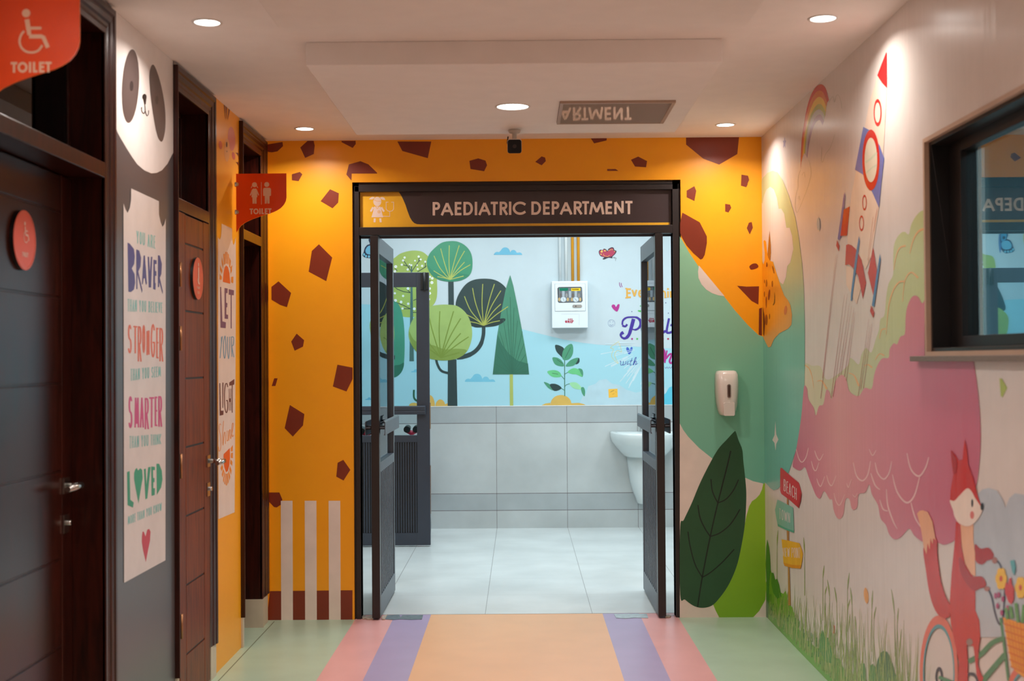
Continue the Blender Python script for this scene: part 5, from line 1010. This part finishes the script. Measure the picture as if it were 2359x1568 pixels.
# ------------------------------------------------------------------ medical gas cabinet and conduits
cx0, cx1, cz0, cz1, yc = .270, .573, 1.690, 2.084, YB-.10
t = thing('gas_valve_box', (.42, YB, 1.69), 'white wall box with gauges behind a small window, MED GRID printed below', 'valve box'); wb = paint((222, 230, 234), .3, var=.01)
b = MB(); b.box(cx0, cx1, yc, YB, cz0, cz1, wb); b.build('cabinet', t, bevel=.004)
CF = Face(1, yc-.006, -1); O_ = (1230, 620, 9.8)
b = MB(); A = [at(1230+x/9.8, 620+y/9.8, 1, yc) for x, y in ((472, 335), (1155, 328), (1160, 938), (480, 945))]
b.prism([tuple(v) for v in A], (0, -.005, 0), wb); dr = b.build('door', t, bevel=.0015)
p = Print(Face(1, yc, -1), O_, .4); gy = (150, 150, 158); p.line(gy, [(470, 333), (1157, 325), (1163, 940), (478, 947)], 7, closed=True); p.line((176, 178, 186), [(620, 1012), (1020, 1012), (1022, 1270)], 4)
p.build('panel_seams', t)
p = Print(CF, O_, .2); p.poly((30, 34, 40), [(560, 402), (1065, 397), (1085, 415), (1096, 715), (1070, 745), (565, 755), (542, 730), (533, 430)])
p.up().poly((112, 118, 124), [(552, 415), (1080, 412), (1083, 738), (558, 742)]); p.up()
p.poly((20, 118, 92), [(565, 425), (775, 420), (772, 480), (700, 492), (585, 490)]).poly((244, 204, 40), [(840, 428), (1048, 424), (1050, 485), (843, 490)])
for x in (665, 815, 945): p.poly((170, 180, 188), [(x-30, 490), (x+30, 490), (x+26, 640), (x-24, 640)])
for x, c in ((605, (108, 104, 104)), (738, (150, 150, 150)), (880, (112, 104, 98)), (1015, (146, 140, 136))): p.ell(c, x, 590, 24, 50)
for x in (572, 765, 860, 1045): p.ell((196, 168, 120), x, 680, 26, 42)
p.up()
for x in (665, 945): p.ell((206, 216, 222), x, 680, 66, 62).ring((150, 160, 168), x, 680, 68, 64, 58, 54)
p.up().line((40, 50, 70), [(655, 650), (680, 720)], 7).line((40, 50, 70), [(915, 650), (970, 715)], 7)
p.up().word((60, 50, 20), spread('VACUUM', 860, 1010), (860, 440, 470), (1010, 438, 468), 6)
p.build('gauge_window', t)
b = MB(); q_ = at(1230+978/9.8, 620+832/9.8, 1, yc-.006); b.loft([rrect(q_.x, q_.z, y, .040, .0125, .012) for y in (yc-.005, yc-.010)], paint((190, 194, 196), .25, metal=.6)); b.tube([(q_.x-.012, yc-.010, q_.z), (q_.x-.012, yc-.012, q_.z)], .005, m_dark, n=10); b.build('latch', t)
p = Print(Face(1, yc, -1), O_, .3); RDD = (176, 40, 70)
p.word(RDD, spread('MED', 765, 875, .25), (765, 1110, 1145), (875, 1113, 1147), 10); p.word(RDD, spread('GRID', 703, 880, .2), (703, 1152, 1210), (880, 1155, 1215), 17); p.line(RDD, [(882, 1148), (882, 1178)], 12).line(RDD, [(866, 1163), (898, 1163)], 12); p.build('lettering', t)
for x, r, c, lab in ((1290.0, .0115, (214, 222, 224), 'leftmost white pipe running up from the gas box'), (1304, .0125, (222, 228, 228), 'second white pipe from the left above the gas box'), (1319, .0125, (216, 148, 24), 'left one of the two yellow pipes above the gas box'), (1332.5, .0125, (218, 148, 20), 'right yellow pipe above the gas box')):
    X = at(x, 600, 1, YB-.016).x
    b = MB(); b.tube([(X, YB-.016, cz1-.003), (X, YB-.016, 2.9)], r, paint(c, .35)); o = b.build('pipe'); tag(o, lab, 'pipe', 'pipes above the gas valve box')
p0 = [at(x, y, 1, YB-.003) for x, y in ((1401.5, 896), (1422.5, 895), (1423, 914), (1402.5, 916))]
t = thing('sticky_note', tuple(p0[0]), 'small yellow sticky note on the pale blue mural above the basin', 'note')
b = MB(); b.prism([tuple(v) for v in p0], (0, .0012, 0), paint((248, 190, 66), .6)); b.build('paper', t)
p = Print(Face(1, YB-.003, -1), (1180, 530, 3.648), .6); p.line((120, 90, 60), [(825, 1362), (838, 1352), (856, 1346)], 3).line((170, 120, 60), [(842, 1380), (858, 1372)], 2).line((170, 120, 60), [(868, 1352), (876, 1364)], 2); p.build('handwriting', t)

# ------------------------------------------------------------------ small things on the floor by the threshold
tp = paint((108, 122, 130), .35, var=.25, scale=40); tw_ = paint((214, 216, 212), .5, var=.1)
def flat(name, pts, m, label, cat, h=.0012):
    b = MB(); r = [tuple(at(x, y, 2, .001)) for x, y in pts]; b.prism(r, (0, 0, h), m); return tag(b.build(name), label, cat)
Z = lambda L, ox, oy, k: [(ox+x/k, oy+y/k) for x, y in L]
flat('torn_tape', Z([(740, 528), (960, 522), (985, 560), (1010, 528), (1340, 524), (1320, 592), (1150, 598), (980, 590), (860, 600), (740, 592)], 780, 1340, 6.877), tp, 'torn dark grey floor tape at the foot of the left door leaf', 'floor tape')
flat('torn_tape', Z([(235, 508), (755, 505), (780, 572), (560, 566), (420, 580), (270, 570)], 1380, 1340, 6.877), paint((172, 188, 194), .3, var=.15, scale=40), 'torn pale shiny floor tape near the right door leaf', 'floor tape')
rub = paint((178, 164, 148), .7, var=.3, scale=60)
for pts, lab in (([(365, 540), (430, 545), (450, 590), (380, 592)], 'plaster crumb nearest the left door post'), ([(450, 560), (540, 545), (548, 596), (445, 600)], 'larger grey plaster crumb before the left door leaf'), ([(690, 565), (740, 540), (775, 525), (750, 570), (735, 600), (690, 600)], 'white plaster chip just right of the left door leaf')):
    o = flat('plaster_chip', Z(pts, 780, 1340, 6.877), rub, lab, 'rubble', .006)
o = flat('plaster_chip', Z([(1040, 540), (1100, 530), (1140, 548), (1120, 566), (1050, 566)], 1380, 1340, 6.877), rub, 'plaster crumb between the right door leaf and its post', 'rubble', .006)

# ------------------------------------------------------------------ ride-on toys standing behind the grey inner door
def toy(X, Y, zt, label, rot=0):
    t = thing('ride_on_toy', (X, Y, 0), label, 'toy'); rd = paint((178, 34, 66), .35); bk = paint((34, 40, 42), .35)
    b = MB(); b.tube([(X, Y, .10), (X, Y, zt-.05)], .016, rd); b.tube([(X-.06, Y, zt-.035), (X, Y, zt-.06), (X+.06, Y, zt-.035)], [.012, .022, .012], rd); b.build('handlebar', t)
    for s_ in (-1, 1):
        g = MB(); g.tube([(X+s_*.036, Y-.03, zt-.03), (X+s_*.036+.003, Y+.04, zt-.018)], [.027, .024], bk); g.build('grip', t)
    b = MB(); b.loft([[(X+w_*math.cos(2*math.pi*k/20), Y+.12+l_*math.sin(2*math.pi*k/20), z) for k in range(20)] for z, w_, l_ in ((.10, .05, .16), (.14, .09, .22), (.22, .09, .20), (.25, .06, .14))], rd); b.build('seat_body', t)
    for dx, dy, r in ((0, 0, .09), (-.11, .26, .07), (.11, .26, .07)):
        w_ = MB(); w_.tube([(X+dx-.018, Y+dy, r), (X+dx+.018, Y+dy, r)], r, bk, n=24); w_.build('wheel', t)
toy(-.872, 10.42, .905, 'red toy with two round black knobs, seen through the grey inner door')
toy(-1.235, 10.42, .895, 'red toy with a black knob seen left of the near door leaf')
# ------------------------------------------------------------------ tidy
for o in list(bpy.data.objects):
    if '_at' in o: del o['_at']
